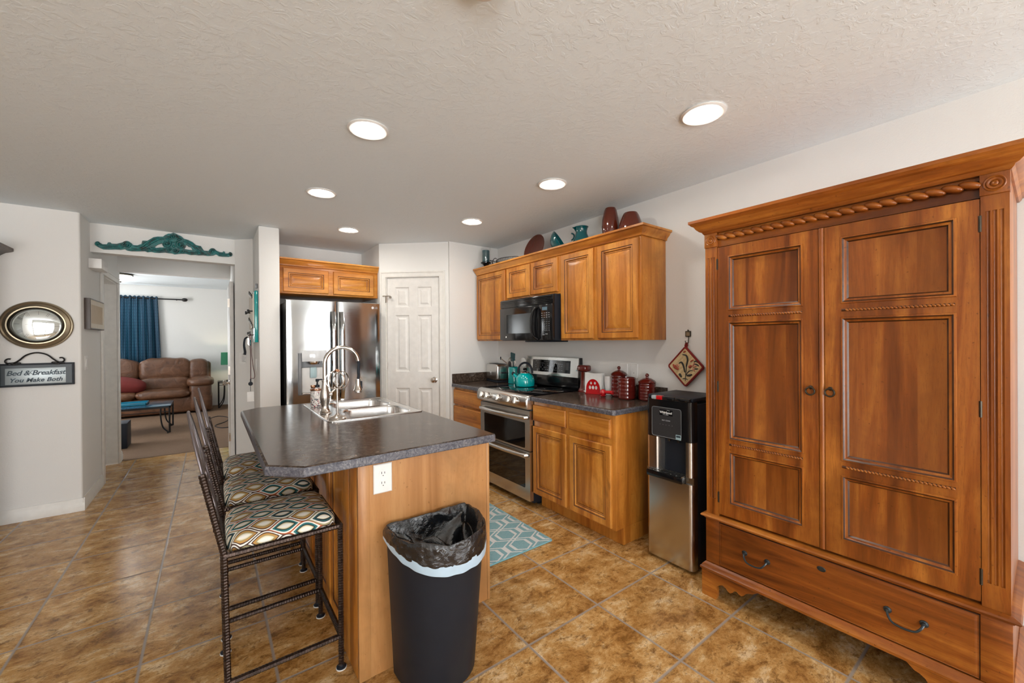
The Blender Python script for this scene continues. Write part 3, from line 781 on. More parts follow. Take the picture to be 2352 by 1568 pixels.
# ------------------------------------------------------------------ range
t = thing('range', 'stainless double oven range with black glass cooktop', 'stove', (2.4, 2.91, 0))
RY0, RY1 = 2.5395, 3.2825
MB().box(2.115, 2.695, RY0, RY1, .03, .905, bev=.003).box(2.19, 2.66, RY0+.03, RY1-.03, .0008, .03).build('body', M['blackmatte'], t)
MB().box(2.085, 2.665, RY0-.004, RY1+.004, .9145, .9235, bev=.003).build('cooktop', M['blackglass'], t)
for cx, cy, r in ((2.24, 2.73, .105), (2.24, 3.10, .085), (2.50, 2.72, .08), (2.50, 3.10, .10)):
    MB().tube(arc((cx, cy, .9236), r, 0, 2*PI, 40, X, Y)[:-1], .0009, 4, True).build('burner_ring', M['darkgrey'], t)
prof = [(2.115, .916), (2.085, .922), (2.060, .918), (2.043, .905), (2.033, .880), (2.031, .850), (2.036, .822), (2.050, .806), (2.115, .806)]
mb = MB(); rows = []
for y, ins in ((RY0-.006, .018), (RY0-.003, .006), (RY0+.006, 0), (RY1-.006, 0), (RY1+.003, .006), (RY1+.006, .018)):
    rows.append([V(min(2.115, x+ins*(1 if x < 2.11 else 0)), y, z) for x, z in prof])
mb.grid(rows, closev=True, cap=True)
mb.build('control_panel', M['steelY'], t, sharp=50)
for y in (3.165, 3.078, 2.908, 2.747, 2.655):
    ax = V(-.97, 0, .24).normalized(); c = V(2.033, y, .868)
    k = MB().lathe([(.031, 0), (.031, .004), (.026, .006), (.025, .022), (.022, .026), (0, .027)], c, ax, 28).build('knob', M['steelY'], t)
    w = V(0, 1, 0); q = ax.cross(w)
    MB().prism([(-.006, -.025), (.006, -.025), (.007, .025), (-.007, .025)], lambda a, b, d: c+w*a*1+q*b+ax*(.024+d), .012).build('grip', M['nickel'], k)
def oven_door(name, z0, z1, g0, g1, hz):
    mb = MB().sheet([(RY0, z0), (RY1, z0), (RY1, z1), (RY0, z1)], [rrect(RY0+.062, RY1-.062, g0, g1, .012, 3)], lambda a, b, d: V(2.075+d, a, b), .036)
    d = mb.build(name, M['steelY'], t, sharp=30)
    B(2.0765, 2.10, RY0+.0625, RY1-.0625, g0+.0005, g1-.0005).build('window', M['blackglass'], d)
    pts = [V(2.074, RY0+.030, hz), V(2.050, RY0+.036, hz)]+[V(2.050-.022*math.sin(PI*i/14), RY0+.036+(RY1-RY0-.072)*i/14, hz) for i in range(1, 14)]+[V(2.050, RY1-.036, hz), V(2.074, RY1-.030, hz)]
    MB().tube(pts, .0135, 12, squash=1.25).build('handle', M['steelY'], d)
oven_door('upper_oven_door', .462, .790, .478, .690, .735)
oven_door('lower_oven_door', .052, .455, .150, .392, .424)
mb = MB().box(2.085, 2.114, RY0+.004, RY1-.004, .792, .806)
for i in range(5): mb.lathe([(.004, 0), (.003, .002), (0, .0025)], (2.0845, RY0+.09+i*.14, .7985), -X, 8)
mb.build('vent_strip', M['darkgrey'], t)
# backguard
mb = MB().box(2.658, 2.6965, RY0-.003, RY1+.003, .906, 1.205, bev=.004).box(2.640, 2.660, RY0, RY1, .925, 1.03, bev=.004)
mb.build('backguard', M['blackgloss'], t)
mb = MB().prism([(2.636, 1.028), (2.650, 1.202), (2.660, 1.206), (2.660, 1.028)], lambda a, b, d: V(a, RY0+.001+d, b), RY1-RY0-.002)
fc = mb.build('display_fascia', M['steelY'], t)
bu = V(.014, 0, .174).normalized(); bn = V(-.174, 0, .014).normalized()
def bgp(y, s, d=0): return V(2.636, y, 1.028)+bu*s+bn*d
mb = MB().prism([(2.64, .030), (3.178, .030), (3.178, .148), (2.64, .148)], lambda a, b, d: bgp(a, b, d), .0012)
mb.build('display_glass', M['blackglass'], fc)
random.seed(3)
for r in range(5):
    for c in range(16):
        if random.random() < .72:
            y = 3.13-c*.025; s = .132-r*.020; w = random.choice((.004, .008, .012))
            MB().prism([(y, s), (y-w, s), (y-w, s+.004), (y, s+.004)], lambda a, b, d: bgp(a, b, .0014+d), .0003).build('key_legend', M['lettering_dim'], fc)
mb = MB().prism([(2.66, .06), (2.70, .06), (2.70, .13), (2.66, .13)], lambda a, b, d: bgp(a, b, .0014+d), .0003); mb.build('key_pad', M['darkgrey'], fc)

# ------------------------------------------------------------------ microwave
t = thing('microwave', 'black over-the-range microwave under the two small cabinet doors', 'microwave', (2.5, 2.89, 1.365))
MY0, MY1, MX = 2.512, 3.279, 2.305
MB().box(MX+.03, 2.697, MY0, MY1, 1.366, 1.764, bev=.004).build('body', M['blackmatte'], t)
mb = MB().box(MX+.012, MX+.03, MY0, MY1, 1.682, 1.760, bev=.003)
for i in range(5): mb.box(MX, MX+.014, MY0+.02, MY1-.004, 1.688+i*.0135, 1.6965+i*.0135, bev=.002)
mb.build('vent_grille', M['blackgloss'], t)
mb = MB().box(MX, MX+.03, 2.69, MY1, 1.370, 1.680, bev=.006); dr = mb.build('door', M['blackgloss'], t)
B(MX-.001, MX+.001, 2.785, 3.165, 1.435, 1.615).build('window', plain('dark_mesh_window', (.018, .018, .017), .08), dr)
mb = MB().lathe([(.009, 0), (.008, .0015), (0, .002)], (MX, 3.175, 1.402), -X, 16); mb.build('badge', M['nickel'], dr)
pts = spline([(MX+.004, 2.705, 1.660), (MX-.020, 2.725, 1.640), (MX-.036, 2.745, 1.57), (MX-.038, 2.750, 1.50), (MX-.032, 2.742, 1.43), (MX-.018, 2.722, 1.39), (MX+.004, 2.702, 1.374)], 5)
MB().tube(pts, .016, 12, squash=.75).build('handle', M['blackgloss'], dr)
cp = B(MX, MX+.03, MY0, 2.688, 1.370, 1.680, bev=.006).build('control_panel', M['blackgloss'], t)
B(MX-.0012, MX, 2.575, 2.640, 1.628, 1.656).build('display', M['display'], cp)
def legend(*q): B(*q).build('key_legend', M['lettering_dim'], cp)
for r in range(3):
    for c in range(4): legend(MX-.0008, MX, 2.545+c*.030, 2.558+c*.030+random.random()*.006, 1.565+r*.018, 1.569+r*.018)
for r in range(5):
    for c in range(4): legend(MX-.0008, MX, 2.550+c*.026, 2.556+c*.026, 1.452+r*.018, 1.4575+r*.018)
for c in range(2): legend(MX-.0008, MX, 2.57+c*.04, 2.60+c*.04, 1.42-c*.006, 1.425-c*.006)
MB().box(2.36, 2.60, 2.62, 2.95, 1.352, 1.3655, bev=.005).build('lamp_hood', M['blackmatte'], t)

# ------------------------------------------------------------------ refrigerator
t = thing('refrigerator', 'stainless french door refrigerator with water dispenser in its alcove', 'refrigerator', (1.0, 4.65, 0))
FX0, FX1, FM = .564, 1.450, 1.010
B(FX0+.004, FX1-.004, 4.345, 5.03, .02, 1.752, bev=.006).build('body', M['darkgrey'], t)
def fy(x):
    u = (x-(FX0+FX1)/2)/((FX1-FX0)/2); return 4.252+.030*u*u
def fdoor(name, x0, x1, z0, z1, hole=None, mat=M['steel']):
    xs = [x0+(x1-x0)*i/14 for i in range(15)]; zs = [z0, z0+.006, z1-.006, z1]
    if hole: xs = sorted(set([x for x in xs if abs(x-hole[0]) > .008 and abs(x-hole[1]) > .008]+[hole[0], hole[1]])); zs = sorted(zs+[hole[2], hole[3]])
    mb = MB(); g = {}
    def ins(x, z): return .010*(max(0, 1-(x-x0)/.010)+max(0, 1-(x1-x)/.010))*1 + (.006 if z in (z0, z1) else 0)
    xs = [x0, x0+.005]+[x for x in xs if x0+.008 < x < x1-.008]+[x1-.005, x1]
    for i, x in enumerate(xs):
        for j, z in enumerate(zs): g[i, j] = mb.bm.verts.new((x, fy(x)+ins(x, z), z))
    for i in range(len(xs)-1):
        for j in range(len(zs)-1):
            if hole and hole[0]-1e-6 <= xs[i] and xs[i+1] <= hole[1]+1e-6 and hole[2]-1e-6 <= zs[j] and zs[j+1] <= hole[3]+1e-6: continue
            mb.face([g[i, j], g[i+1, j], g[i+1, j+1], g[i, j+1]])
    yb = 4.342; nx, nz = len(xs), len(zs)
    ring = [g[i, 0] for i in range(nx)]+[g[nx-1, j] for j in range(1, nz)]+[g[i, nz-1] for i in range(nx-2, -1, -1)]+[g[0, j] for j in range(nz-2, 0, -1)]
    back = mb.vs([(v.co.x, yb, v.co.z) for v in ring]); n = len(ring)
    for k in range(n): mb.face([ring[k], ring[(k+1) % n], back[(k+1) % n], back[k]])
    mb.face(back)
    return mb.build(name, mat, t, sharp=30)
DH = (.660, .918, .862, 1.262)
dl = fdoor('left_door', FX0, FM-.003, .735, 1.772, DH); drr = fdoor('right_door', FM+.003, FX1, .735, 1.772); fz = fdoor('freezer_drawer', FX0, FX1, .06, .725)
# dispenser in the left door
a, b, c, d = DH; yf = fy(.79)
mb = MB(); mb.box(a, a+.004, yf+.008, 4.335, c, d).box(b-.004, b, yf+.008, 4.335, c, d).box(a, b, 4.33, 4.338, c, d).box(a, b, yf+.008, 4.335, c, c+.006).box(a, b, yf+.008, 4.335, d-.006, d)
mb.box(a+.005, a+.030, yf-.002, 4.33, c+.004, d-.004, bev=.004)
dsp = mb.build('dispenser', M['midgrey'], dl)
B(a+.036, b-.012, yf+.045, 4.329, c+.012, d-.14, bev=.012).build('dispenser_back', M['white'], dsp)
MB().box(a+.032, b-.006, yf-.012, yf+.03, 1.180, 1.288, bev=.004).build('touch_panel', plain('glossy_white_panel', (.72, .74, .76), .06), dsp)
MB().lathe([(.050, 0), (.052, .01), (.044, .028), (0, .03)], (.80, yf+.025, 1.180), -Z, 24).build('spout_ring', M['nickel'], dsp)
B(.768, .826, yf+.020, yf+.034, 1.02, 1.125, bev=.008).build('ice_paddle', M['bluewhite'], dsp)
B(a+.034, b-.006, yf-.001, yf+.06, c+.006, c+.014, bev=.002).build('drip_tray', M['nickel'], dsp)
def handle(parent, x):
    mb = MB(); w = .022; rows = []
    for i in range(17):
        s = i/16; z = .80+.866*s; y = fy(x)-.012-.042*min(1, 6*min(s, 1-s))
        rows.append([V(x-w, y, z), V(x-w*.8, y-.010, z), V(x, y-.013, z), V(x+w*.8, y-.010, z), V(x+w, y, z), V(x, y+.008, z)])
    mb.grid(rows, closev=True, cap=True)
    for z in (.83, 1.636): mb.box(x-.012, x+.012, fy(x)-.02, fy(x)+.004, z-.02, z+.02)
    mb.build('handle', M['steel'], parent, sharp=40)
handle(dl, FM-.040); handle(drr, FM+.040)
MB().tube([V(FX0+.06, fy(FX0+.06)+.002, .66), V(FX0+.06, 4.215, .66), V(FM, 4.20, .66), V(FX1-.06, 4.215, .66), V(FX1-.06, fy(FX1-.06)+.002, .66)], .014, 10).build('handle', M['steel'], fz)
mb = MB().lathe([(.0135, 0), (.0125, .0015), (0, .0018)], (1.368, fy(1.368)-.0003, 1.722), -Y, 24)
mb.build('badge', plain('pale_badge', (.72, .70, .70), .3), drr)
mb = MB(); add_text(mb, 'LG', .030, (1.402, fy(1.402)-.0004, 1.722), X, Z, -Y, bold=.0005); mb.build('brand_lettering', M['lettering_dim'], drr)
for x in (FX0+.05, FX1-.05): B(x-.04, x+.04, 4.30, 4.40, 1.753, 1.775, bev=.004).build('hinge_cover', M['darkgrey'], t)

# ------------------------------------------------------------------ island
IX0, IX1, IY0, IY1 = .466, 1.092, 1.657, 3.28
t = thing('kitchen_island', 'wooden kitchen island cabinet under the dark worktop', 'island', (.78, 2.47, 0))
mb = MB().box(IX0+.014, 1.02, IY0+.02, IY1, .0008, .10).box(IX0+.014, 1.085, IY0+.02, 2.42, .10, .873).box(IX0+.014, .60, 2.42, IY1, .10, .873).box(1.05, 1.085, 2.42, IY1, .10, .873).box(.60, 1.05, 3.24, IY1, .10, .873).box(.60, 1.05, 2.42, 3.24, .10, .60)
mb.build('carcass', M['maple'], t)
mb = MB().prism([(.512, .001), (1.022, .001), (1.022, .10), (1.078, .10), (1.078, .874), (.512, .874)], lambda a, b, d: V(a, IY0+.002+d, b), .018)
mb.build('end_panel', M['maple'], t)
B(IX0, .5118, IY0-.001, IY0+.019, .001, .874, bev=.0015).build('corner_stile', M['maple'], t)
B(1.0785, 1.094, IY0-.001, IY0+.019, .10, .874, bev=.0015).build('face_frame_edge', M['maple'], t)
# seating side: stiles, rails and panels
BK = M['honey']
for y0, y1 in ((IY0+.0195, 1.795), (1.797, 1.885), (2.155, 2.215), (2.585, 2.645), (3.0, 3.06), (3.19, IY1)):
    B(IX0, IX0+.0138, y0, y1, .001, .874, bev=.003).build('back_stile', BK, t)
for y0, y1 in ((1.886, 2.154), (2.216, 2.584), (2.646, 2.999), (3.061, 3.189)):
    mb = MB().panel((IX0+.0138, y1, .06), -Y, Z, -X, y1-y0, .812, [(0, -.0001, BK), (0, .008, BK), (.045, .008, BK), (.048, .003, M['glaze']), (.052, .004, BK), (.058, .001, BK)])
    mb.build('back_panel', None, t, sharp=20)
# stove side: doors, with the black dishwasher as a thing of its own
for a, b in ((2.30, 2.79), (2.795, 3.27)):
    MB().panel((1.0855, a, .115), Y, Z, X, b-a-.01, .72, raised(b-a-.01, .72)).build('door', None, t, sharp=20)
t2 = thing('dishwasher', 'thin black dishwasher front edge at the stove side of the island', 'dishwasher', (1.11, 1.99, .10))
B(1.0865, 1.108, 1.690, 2.288, .102, .868, bev=.004).build('door', M['blackgloss'], t2)
MB().tube([V(1.106, 1.74, .80), V(1.135, 1.75, .80), V(1.135, 2.23, .80), V(1.106, 2.24, .80)], .010, 10).build('handle', M['blackgloss'], t2)

rimO = (.528, 1.100, 2.428, 3.232)
t = thing('countertop', 'large dark mottled island worktop with clipped corners holding the sink', 'countertop', (.64, 2.47, .876))
counter_mesh([(.268, 1.626), (1.108, 1.626), (1.120, 1.638), (1.120, 3.318), (.256, 3.318), (.156, 3.222), (.156, 1.736)], [rrect(.545, 1.083, 2.445, 3.215, .05, 4)]).build('slab', None, t, sharp=17)

# outlet on the island
def outlet(label, o, u, n, w, h, cat='outlet', kind='duplex', group=None, mat=M['white']):
    o = Vector(o); t = thing('wall_outlet' if kind != 'switch' else 'light_switch', label, cat, o, 0, group)
    MB().panel(o-u*w/2-Z*h/2+n*.0006, u, Z, n, w, h, [(0, 0, mat), (0, .003, mat), (.004, .006, mat), (.005, .006, mat)]).build('plate', None, t, sharp=20)
    if kind == 'duplex':
        for s in (-1, 1):
            c = o+Z*s*h*.17+n*.0066
            MB().lathe([(.0165, 0), (.0165, .0012), (0, .0014)], c, n, 24).build('receptacle', M['white'], t)
            mb = MB()
            for q, hh in ((-.0062, .0085), (.0062, .007)): mb.prism([(q-.0011, -.001), (q+.0011, -.001), (q+.0011, hh), (q-.0011, hh)], lambda a, b, d: c+u*a+Z*b+n*(.0012+d), .0006)
            mb.lathe([(.0026, 0), (0, .0006)], c-Z*.008+n*.0012, n, 10); mb.build('slot', M['blackmatte'], t)
    elif kind == 'switch':
        MB().prism([(-.016, -.033), (.016, -.033), (.016, .033), (-.016, .033)], lambda a, b, d: o+u*a+Z*b+n*(.006+d), .003).build('rocker', M['white'], t)
    else:
        MB().lathe([(.003, 0), (0, .001)], o+n*.0066-Z*.012, n, 10).build('socket', M['blackmatte'], t)
    return t
outlet('white double outlet on the wooden end panel of the island', (.566, IY0+.001, .804), X, -Y, .077, .120)

# ------------------------------------------------------------------ sink
t = thing('sink', 'stainless double bowl drop-in sink in the island worktop', 'sink', (.81, 2.83, .914))
b1 = rrect(.672, 1.048, 2.838, 3.190, .075, 6); b2 = rrect(.672, 1.048, 2.466, 2.790, .075, 6)
mb = MB().sheet(rrect(rimO[0], rimO[1], rimO[2], rimO[3], .030, 5), [b1, b2], lambda a, b, d: V(a, b, .9148+d), .0035)
mb.tube([V(p[0], p[1], .9165) for p in rrect(rimO[0]+.004, rimO[1]-.004, rimO[2]+.004, rimO[3]-.004, .026, 5)], .004, 8, True, squash=.9)
mb.build('rim', M['sinksteel'], t, sharp=40)
def bowl(lp):
    cx = sum(p[0] for p in lp)/len(lp); cy = sum(p[1] for p in lp)/len(lp); rows = []
    for s, z in ((1, .918), (.985, .914), (.972, .905), (.955, .78), (.935, .748), (.88, .734), (.5, .730), (.12, .727), (.10, .722)):
        rows.append([V(cx+(p[0]-cx)*s, cy+(p[1]-cy)*s, z) for p in lp])
    mb = MB().grid(rows, closev=True); mb.face(mb.vs([rows[-1][k] for k in range(len(lp))]))
    mb.build('basin', M['sinksteel'], t, sharp=60)
    MB().tube(arc((cx, cy, .7305), .042, 0, 2*PI, 24, X, Y)[:-1], .004, 6, True).build('drain_ring', M['chrome'], t)
bowl(b1); bowl(b2)

t = thing('faucet', 'brushed nickel gooseneck pull-down faucet on the sink deck', 'faucet', (.582, 2.765, .9185))
fx, fyy = .580, 2.765
mb = MB().lathe([(.036, 0), (.036, .004), (.032, .008), (0, .009)], (fx, fyy, .9185), Z, 32, 1, 2.2); mb.build('base_plate', M['nickel'], t)
MB().lathe([(.028, .008), (.031, .012), (.026, .020), (.022, .035), (.0215, .045), (.027, .075), (.0295, .098), (.027, .125), (.020, .155), (.0165, .185), (.0165, .198), (.019, .200), (.019, .207), (.0155, .209), (0, .209)], (fx, fyy, .9185), Z, 32).build('body', M['nickel'], t)
neck = [V(fx, fyy, 1.127), V(fx, fyy, 1.18), V(fx, fyy, 1.228)]+arc((fx+.104, fyy, 1.228), .104, PI, .12, 20, X, Z)[1:]
MB().tube(neck, .0128, 14).build('gooseneck', M['nickel'], t)
e = neck[-1]
MB().tube(spline([e, e+V(.004, 0, -.02), V(.788, fyy, 1.17), V(.789, fyy, 1.142), V(.785, fyy, 1.115)], 6), .0095, 12).build('hose', M['blackmatte'], t)
mb = MB().lathe([(.013, .002), (.016, .0), (.0165, -.012), (.018, -.04), (.0235, -.062), (.029, -.072), (.0295, -.078), (.025, -.082), (.025, -.088), (.021, -.092), (0, -.092)], (.785, fyy, 1.120), Z, 28)
sh = mb.build('spray_head', M['nickel'], t)
B(.803, .812, fyy-.006, fyy+.006, 1.055, 1.105, bev=.003).build('spray_button', M['blackmatte'], sh)
mb = MB().cyl((fx+.015, fyy, 1.035), (fx+.040, fyy, 1.035), .014, 18); mb.tube([V(fx+.036, fyy, 1.04), V(fx+.052, fyy-.004, 1.06), V(fx+.078, fyy-.01, 1.10)], .0068, 10, rf=lambda s: .8+.5*s); mb.build('lever', M['nickel'], t)

t = thing('towel_ring_stand', 'nickel stand with three hanging rings on the near corner of the sink', 'stand', (.592, 2.505, .9188))
MB().lathe([(.050, 0), (.051, .004), (.044, .011), (.026, .017), (.012, .024), (.008, .032), (0, .032)], (.592, 2.505, .9188), Z, 32).build('base', M['nickel'], t)
MB().cyl((.592, 2.505, .945), (.592, 2.505, 1.196), .0052, 12).build('post', M['nickel'], t)
MB().lathe([(0, -.006), (.012, -.004), (.017, .002), (.012, .008), (.004, .011), (0, .011)], (.592, 2.505, 1.198), Z, 20).build('finial', M['copper'], t)
for k, a in enumerate((PI, -.12, 1.9)):
    dx, dy = math.cos(a), math.sin(a); c = V(.592+dx*.022, 2.505+dy*.022, 1.144)
    ax = V(math.cos(a+1.0), math.sin(a+1.0), 0) if k != 1 else V(.93, .36, 0)
    MB().tube(arc(c, .050, 0, 2*PI, 36, ax.normalized(), Z)[:-1], .0042, 8, True).build('ring', M['nickel'], t)

t = thing('soap_dispenser', 'floral printed soap bottle with black pump beside the faucet', 'soap bottle', (.585, 3.06, .9188))
MB().lathe([(.034, .001), (.036, .006), (.036, .095), (.034, .118), (.024, .130), (.015, .134), (0, .134)], (.585, 3.06, .9188), Z, 32).build('bottle', M['soap'], t)
MB().lathe([(.0365, .112), (.0375, .114), (.0375, .124), (.034, .126)], (.585, 3.06, .9188), Z, 32).build('copper_band', M['copper'], t)
mb = MB().lathe([(.015, .134), (.015, .150), (.006, .153), (.005, .172), (.011, .174), (.011, .192), (0, .193)], (.593, 3.06, .9188), Z, 18); mb.tube([V(.593, 3.06, 1.104), V(.62, 3.055, 1.106), V(.628, 3.053, 1.098)], .005, 8)
mb.build('pump', M['blackmatte'], t)
MB().lathe([(.013, .132), (.017, .148), (.016, .152), (.0, .150)], (.563, 3.045, .9188), Z, 14).build('copper_cap', M['copper'], t)

# ------------------------------------------------------------------ counter stools
def make_stool(label):
    t = thing('counter_stool', label, 'bar stool', (0, 0, 0), 0, 'rebar counter stools at the island')
    R = .0105
    def bar(pts, r=R):
        pts = [Vector(p) for p in pts]; out = []; rr = []
        tot = 0
        for a, b in zip(pts, pts[1:]):
            d = (b-a).length; n = max(2, int(d/.0036))
            for i in range(n): out.append(a+(b-a)*(i/n)); rr.append(0)
        out.append(pts[-1]); n = len(out)
        mb = MB(); k = [0]
        return mb.tube(out, r, 7, rf=lambda s: 1.0 if int(round(s*(n-1))) % 3 else 1.13)
    fx, bx, w = .193, -.194, .198
    for sy in (-1, 1):
        lg = bar([(fx, sy*w, .006), (fx, sy*w, .604)]).build('leg', M['rebar'], t, local=True)
        MB().lathe([(.019, 0), (.020, .004), (.012, .009), (.010, .016), (0, .016)], (fx, sy*w, .0035), Z, 18).build('foot_cap', M['blackmatte'], lg, local=True)
        MB().lathe([(.0215, 0), (.0215, .0035), (0, .0035)], (fx, sy*w, .0002), Z, 18).build('felt_pad', M['white'], lg, local=True)
        lg = bar([(bx, sy*w, .006), (-.204, sy*w, .604), (-.266, sy*w, .905)]).build('leg', M['rebar'], t, local=True)
        MB().lathe([(.019, 0), (.020, .004), (.012, .009), (.010, .016), (0, .016)], (bx, sy*w, .0035), Z, 18).build('foot_cap', M['blackmatte'], lg, local=True)
        MB().lathe([(.0215, 0), (.0215, .0035), (0, .0035)], (bx, sy*w, .0002), Z, 18).build('felt_pad', M['white'], lg, local=True)
        bar([(bx-.002, sy*w, .135), (fx, sy*w, .135)]).build('stretcher', M['rebar'], t, local=True)
    bar([(fx, -w, .138), (fx, w, .138)]).build('stretcher', M['rebar'], t, local=True)
    bar([(bx-.002, -w, .138), (bx-.002, w, .138)]).build('stretcher', M['rebar'], t, local=True)
    for a, b in (((-.204, -w, .598), (fx, -w, .598)), ((-.204, w, .598), (fx, w, .598)), ((fx, -w, .598), (fx, w, .598)), ((-.204, -w, .598), (-.204, w, .598))):
        bar([a, b]).build('seat_rail', M['rebar'], t, local=True)
    mb = MB()
    def dome(p):
        return V(p.x, p.y, p.z)
    mb.superell((-.004, 0, .604), (.192, .191, .062), .62, .28, 22, 64, fn=lambda p: V(p.x, p.y, max(p.z, -.012)))
    mb.build('seat_cushion', M['ogee'], t, local=True, sharp=80)
    lean = V(-.202, 0, .979).normalized(); nrm = V(.979, 0, .202)
    def f(a, b, d): return V(-.204, 0, .6)+Y*a+lean*b+nrm*d
    n = 48; out = []
    for i in range(n):
        a = 2*PI*i/n; s, c = math.sin(a), math.cos(a)
        out.append((.158*c*(1-.18*max(0, s)**2), .285+.230*s))
    holes = []
    for (cy, cz, ry, rz, tl) in ((0, .41, .014, .062, 0), (-.045, .39, .013, .07, .30), (.045, .39, .013, .07, -.30), (-.085, .33, .012, .065, .50), (.085, .33, .012, .065, -.50), (0, .26, .03, .026, 0), (-.07, .22, .035, .018, .5), (.07, .22, .035, .018, -.5), (0, .15, .022, .05, 0), (-.105, .25, .012, .03, .2), (.105, .25, .012, .03, -.2)):
        holes.append([(cy+ry*math.cos(q)*math.cos(tl)-rz*math.sin(q)*math.sin(tl), cz+ry*math.cos(q)*math.sin(tl)+rz*math.sin(q)*math.cos(tl)) for q in [2*PI*k/14 for k in range(14)]])
    mb = MB().sheet(out, holes, lambda a, b, d: f(a, b, d-.0015), .003)
    mb.tube([f(p[0], p[1], 0) for p in out], .0042, 6, True)
    bp = mb.build('backrest', M['plate'], t, local=True)
    for s in (.10, .285): bar([f(-w, s, 0), f(-.150 if s > .2 else -.098, s, 0)]).build('back_rail', M['rebar'], t, local=True); bar([f(.150 if s > .2 else .098, s, 0), f(w, s, 0)]).build('back_rail', M['rebar'], t, local=True)
    return t
s1 = make_stool('counter stool with ogee print cushion nearest the camera'); s1.location = (.237, 1.986, 0)
dup(s1, (.243, 2.482, 0), 'middle of the three ogee cushion counter stools along the island')
dup(s1, (.250, 2.962, 0), 'farthest counter stool with ogee cushion, by the far end of the island')

# ------------------------------------------------------------------ trash can with its bag
t = thing('trash_can', 'half-round black trash can standing against the island end panel', 'trash can', (.745, 1.5, 0))
def dshape(w, dep, yb, xc, n=26, lip=0):
    """flat back at y=yb, round front; counter-clockwise seen from above"""
    p = []; r = .018
    for i in range(n+1):
        a = PI+PI*i/n; p.append((xc+w/2*math.copysign(abs(math.cos(a))**.84, math.cos(a)), yb-r-(dep-r)*abs(math.sin(a))**.86))
    for i in range(1, 5): p.append((xc+w/2-r*(1-math.cos(PI/2*i/4)), yb-r+r*math.sin(PI/2*i/4)))
    for i in range(1, 8): p.append((xc+w/2-r-(w-2*r)*i/8, yb))
    for i in range(4, 0, -1): p.append((xc-w/2+r*(1-math.cos(PI/2*i/4)), yb-r+r*math.sin(PI/2*i/4)))
    return p
TX, TB = .756, 1.630
secs = [(.318, .222, .0008, .012), (.330, .230, .014, 0), (.356, .264, .30, 0), (.378, .292, .545, 0), (.388, .300, .60, 0)]
rows = []
for w, d, z, off in secs: rows.append([V(x, y, z) for x, y in dshape(w, d, TB, TX)])
inner = [V(x, y, .598) for x, y in dshape(.380, .292, TB-.004, TX)]; low = [V(x, y, .02) for x, y in dshape(.314, .216, TB-.006, TX)]
mb = MB(); mb.grid(rows+[inner, low], closev=True); mb.face(mb.vs(rows[0])); mb.face(mb.vs(low))
mb.build('bin', M['blackmatte'], t, sharp=50)
random.seed(11)
tb = thing('trash_bag', 'crinkled black trash bag lining the half-round trash can', 'trash bag', (.748, 1.48, .40))
base = dshape(.400, .310, TB+.006, TX); N = len(base); cx0, cy0 = TX, TB-.15
def ring(scale, z, amp, fr, ph, zamp=0, dx=0, dy=0):
    out = []
    for i, (x, y) in enumerate(base):
        a = 2*PI*i/N; k = scale+amp*math.sin(fr*a+ph)+amp*.6*math.sin(fr*1.7*a+ph*2.1)
        yy = cy0+dy+(y-cy0)*k; yy = min(yy, TB+.0065) if scale >= .97 else yy
        out.append(V(cx0+dx+(x-cx0)*k, yy, z+zamp*math.sin(fr*.8*a+ph*1.3)+zamp*.6*math.sin(fr*2.1*a)))
    return out
bag = []
fall = lambda v, i: v
def drape(scale, dz, amp, fr, ph, za):
    out = []
    for i, (x, y) in enumerate(base):
        fy_ = max(0, min(1, (TB-y)/.31)); a = 2*PI*i/N
        k = scale+amp*math.sin(fr*a+ph)+.5*amp*math.sin(2.3*fr*a)
        yy = min(cy0+(y-cy0)*k, TB+.0065)
        out.append(V(cx0+(x-cx0)*k, yy, .612-dz*(.35+.65*fy_)+za*math.sin(fr*1.3*a+ph)))
    return out
bag = [drape(1.012, .082, .004, 17, .4, .006), drape(1.024, .075, .005, 13, 1, .005), drape(1.020, .045, .004, 11, 2, .004), drape(1.012, .018, .004, 9, .3, .003), drape(1.0, .0, .004, 10, 1, .004), ring(.968, .621, .008, 7, 1, .006), ring(.920, .612, .014, 6, 2, .010), ring(.86, .585, .030, 5, .6, .016), ring(.78, .553, .05, 5, 1.9, .026, .01, .01), ring(.66, .535, .07, 4, .5, .034, .02, 0), ring(.50, .512, .08, 4, 2.2, .04, .03, .01), ring(.34, .478, .06, 3, 1, .03, .04, 0), ring(.20, .452, .04, 3, 1, .01, .05, 0), ring(.05, .445, 0, 3, 1, 0, .05, 0)]
mb = MB(); mb.grid(bag, closev=True); mb.face(mb.vs(bag[-1]))
bo = mb.build('liner', M['bag'], tb, sharp=180)
sm = bo.modifiers.new('smooth_folds', 'SUBSURF'); sm.levels = 2; sm.render_levels = 3
tx = bpy.data.textures.new('crinkle', 'CLOUDS'); tx.noise_scale = .05; dm = bo.modifiers.new('crinkle', 'DISPLACE'); dm.texture = tx; dm.strength = .009; dm.mid_level = .5; dm.texture_coords = 'LOCAL'
t2 = bpy.data.textures.new('creases', 'CLOUDS'); t2.noise_basis = 'VORONOI_F2_F1'; t2.noise_scale = .05; dm = bo.modifiers.new('creases', 'DISPLACE'); dm.texture = t2; dm.strength = .003; dm.mid_level = .35; dm.texture_coords = 'LOCAL'
hem = [drape(1.004, .112, .005, 12, .4, .006), drape(1.012, .120, .005, 14, .4, .007), drape(1.016, .10, .004, 13, .7, .006), drape(1.010, .072, .003, 13, .8, .003)]
hem[0] = [V(p.x, p.y, p.z) for p in hem[0]]
ho = MB().grid(hem, closev=True).build('drawstring_hem', M['bluecloth'], tb, sharp=180)
sm = ho.modifiers.new('smooth_folds', 'SUBSURF'); sm.levels = 1; sm.render_levels = 2

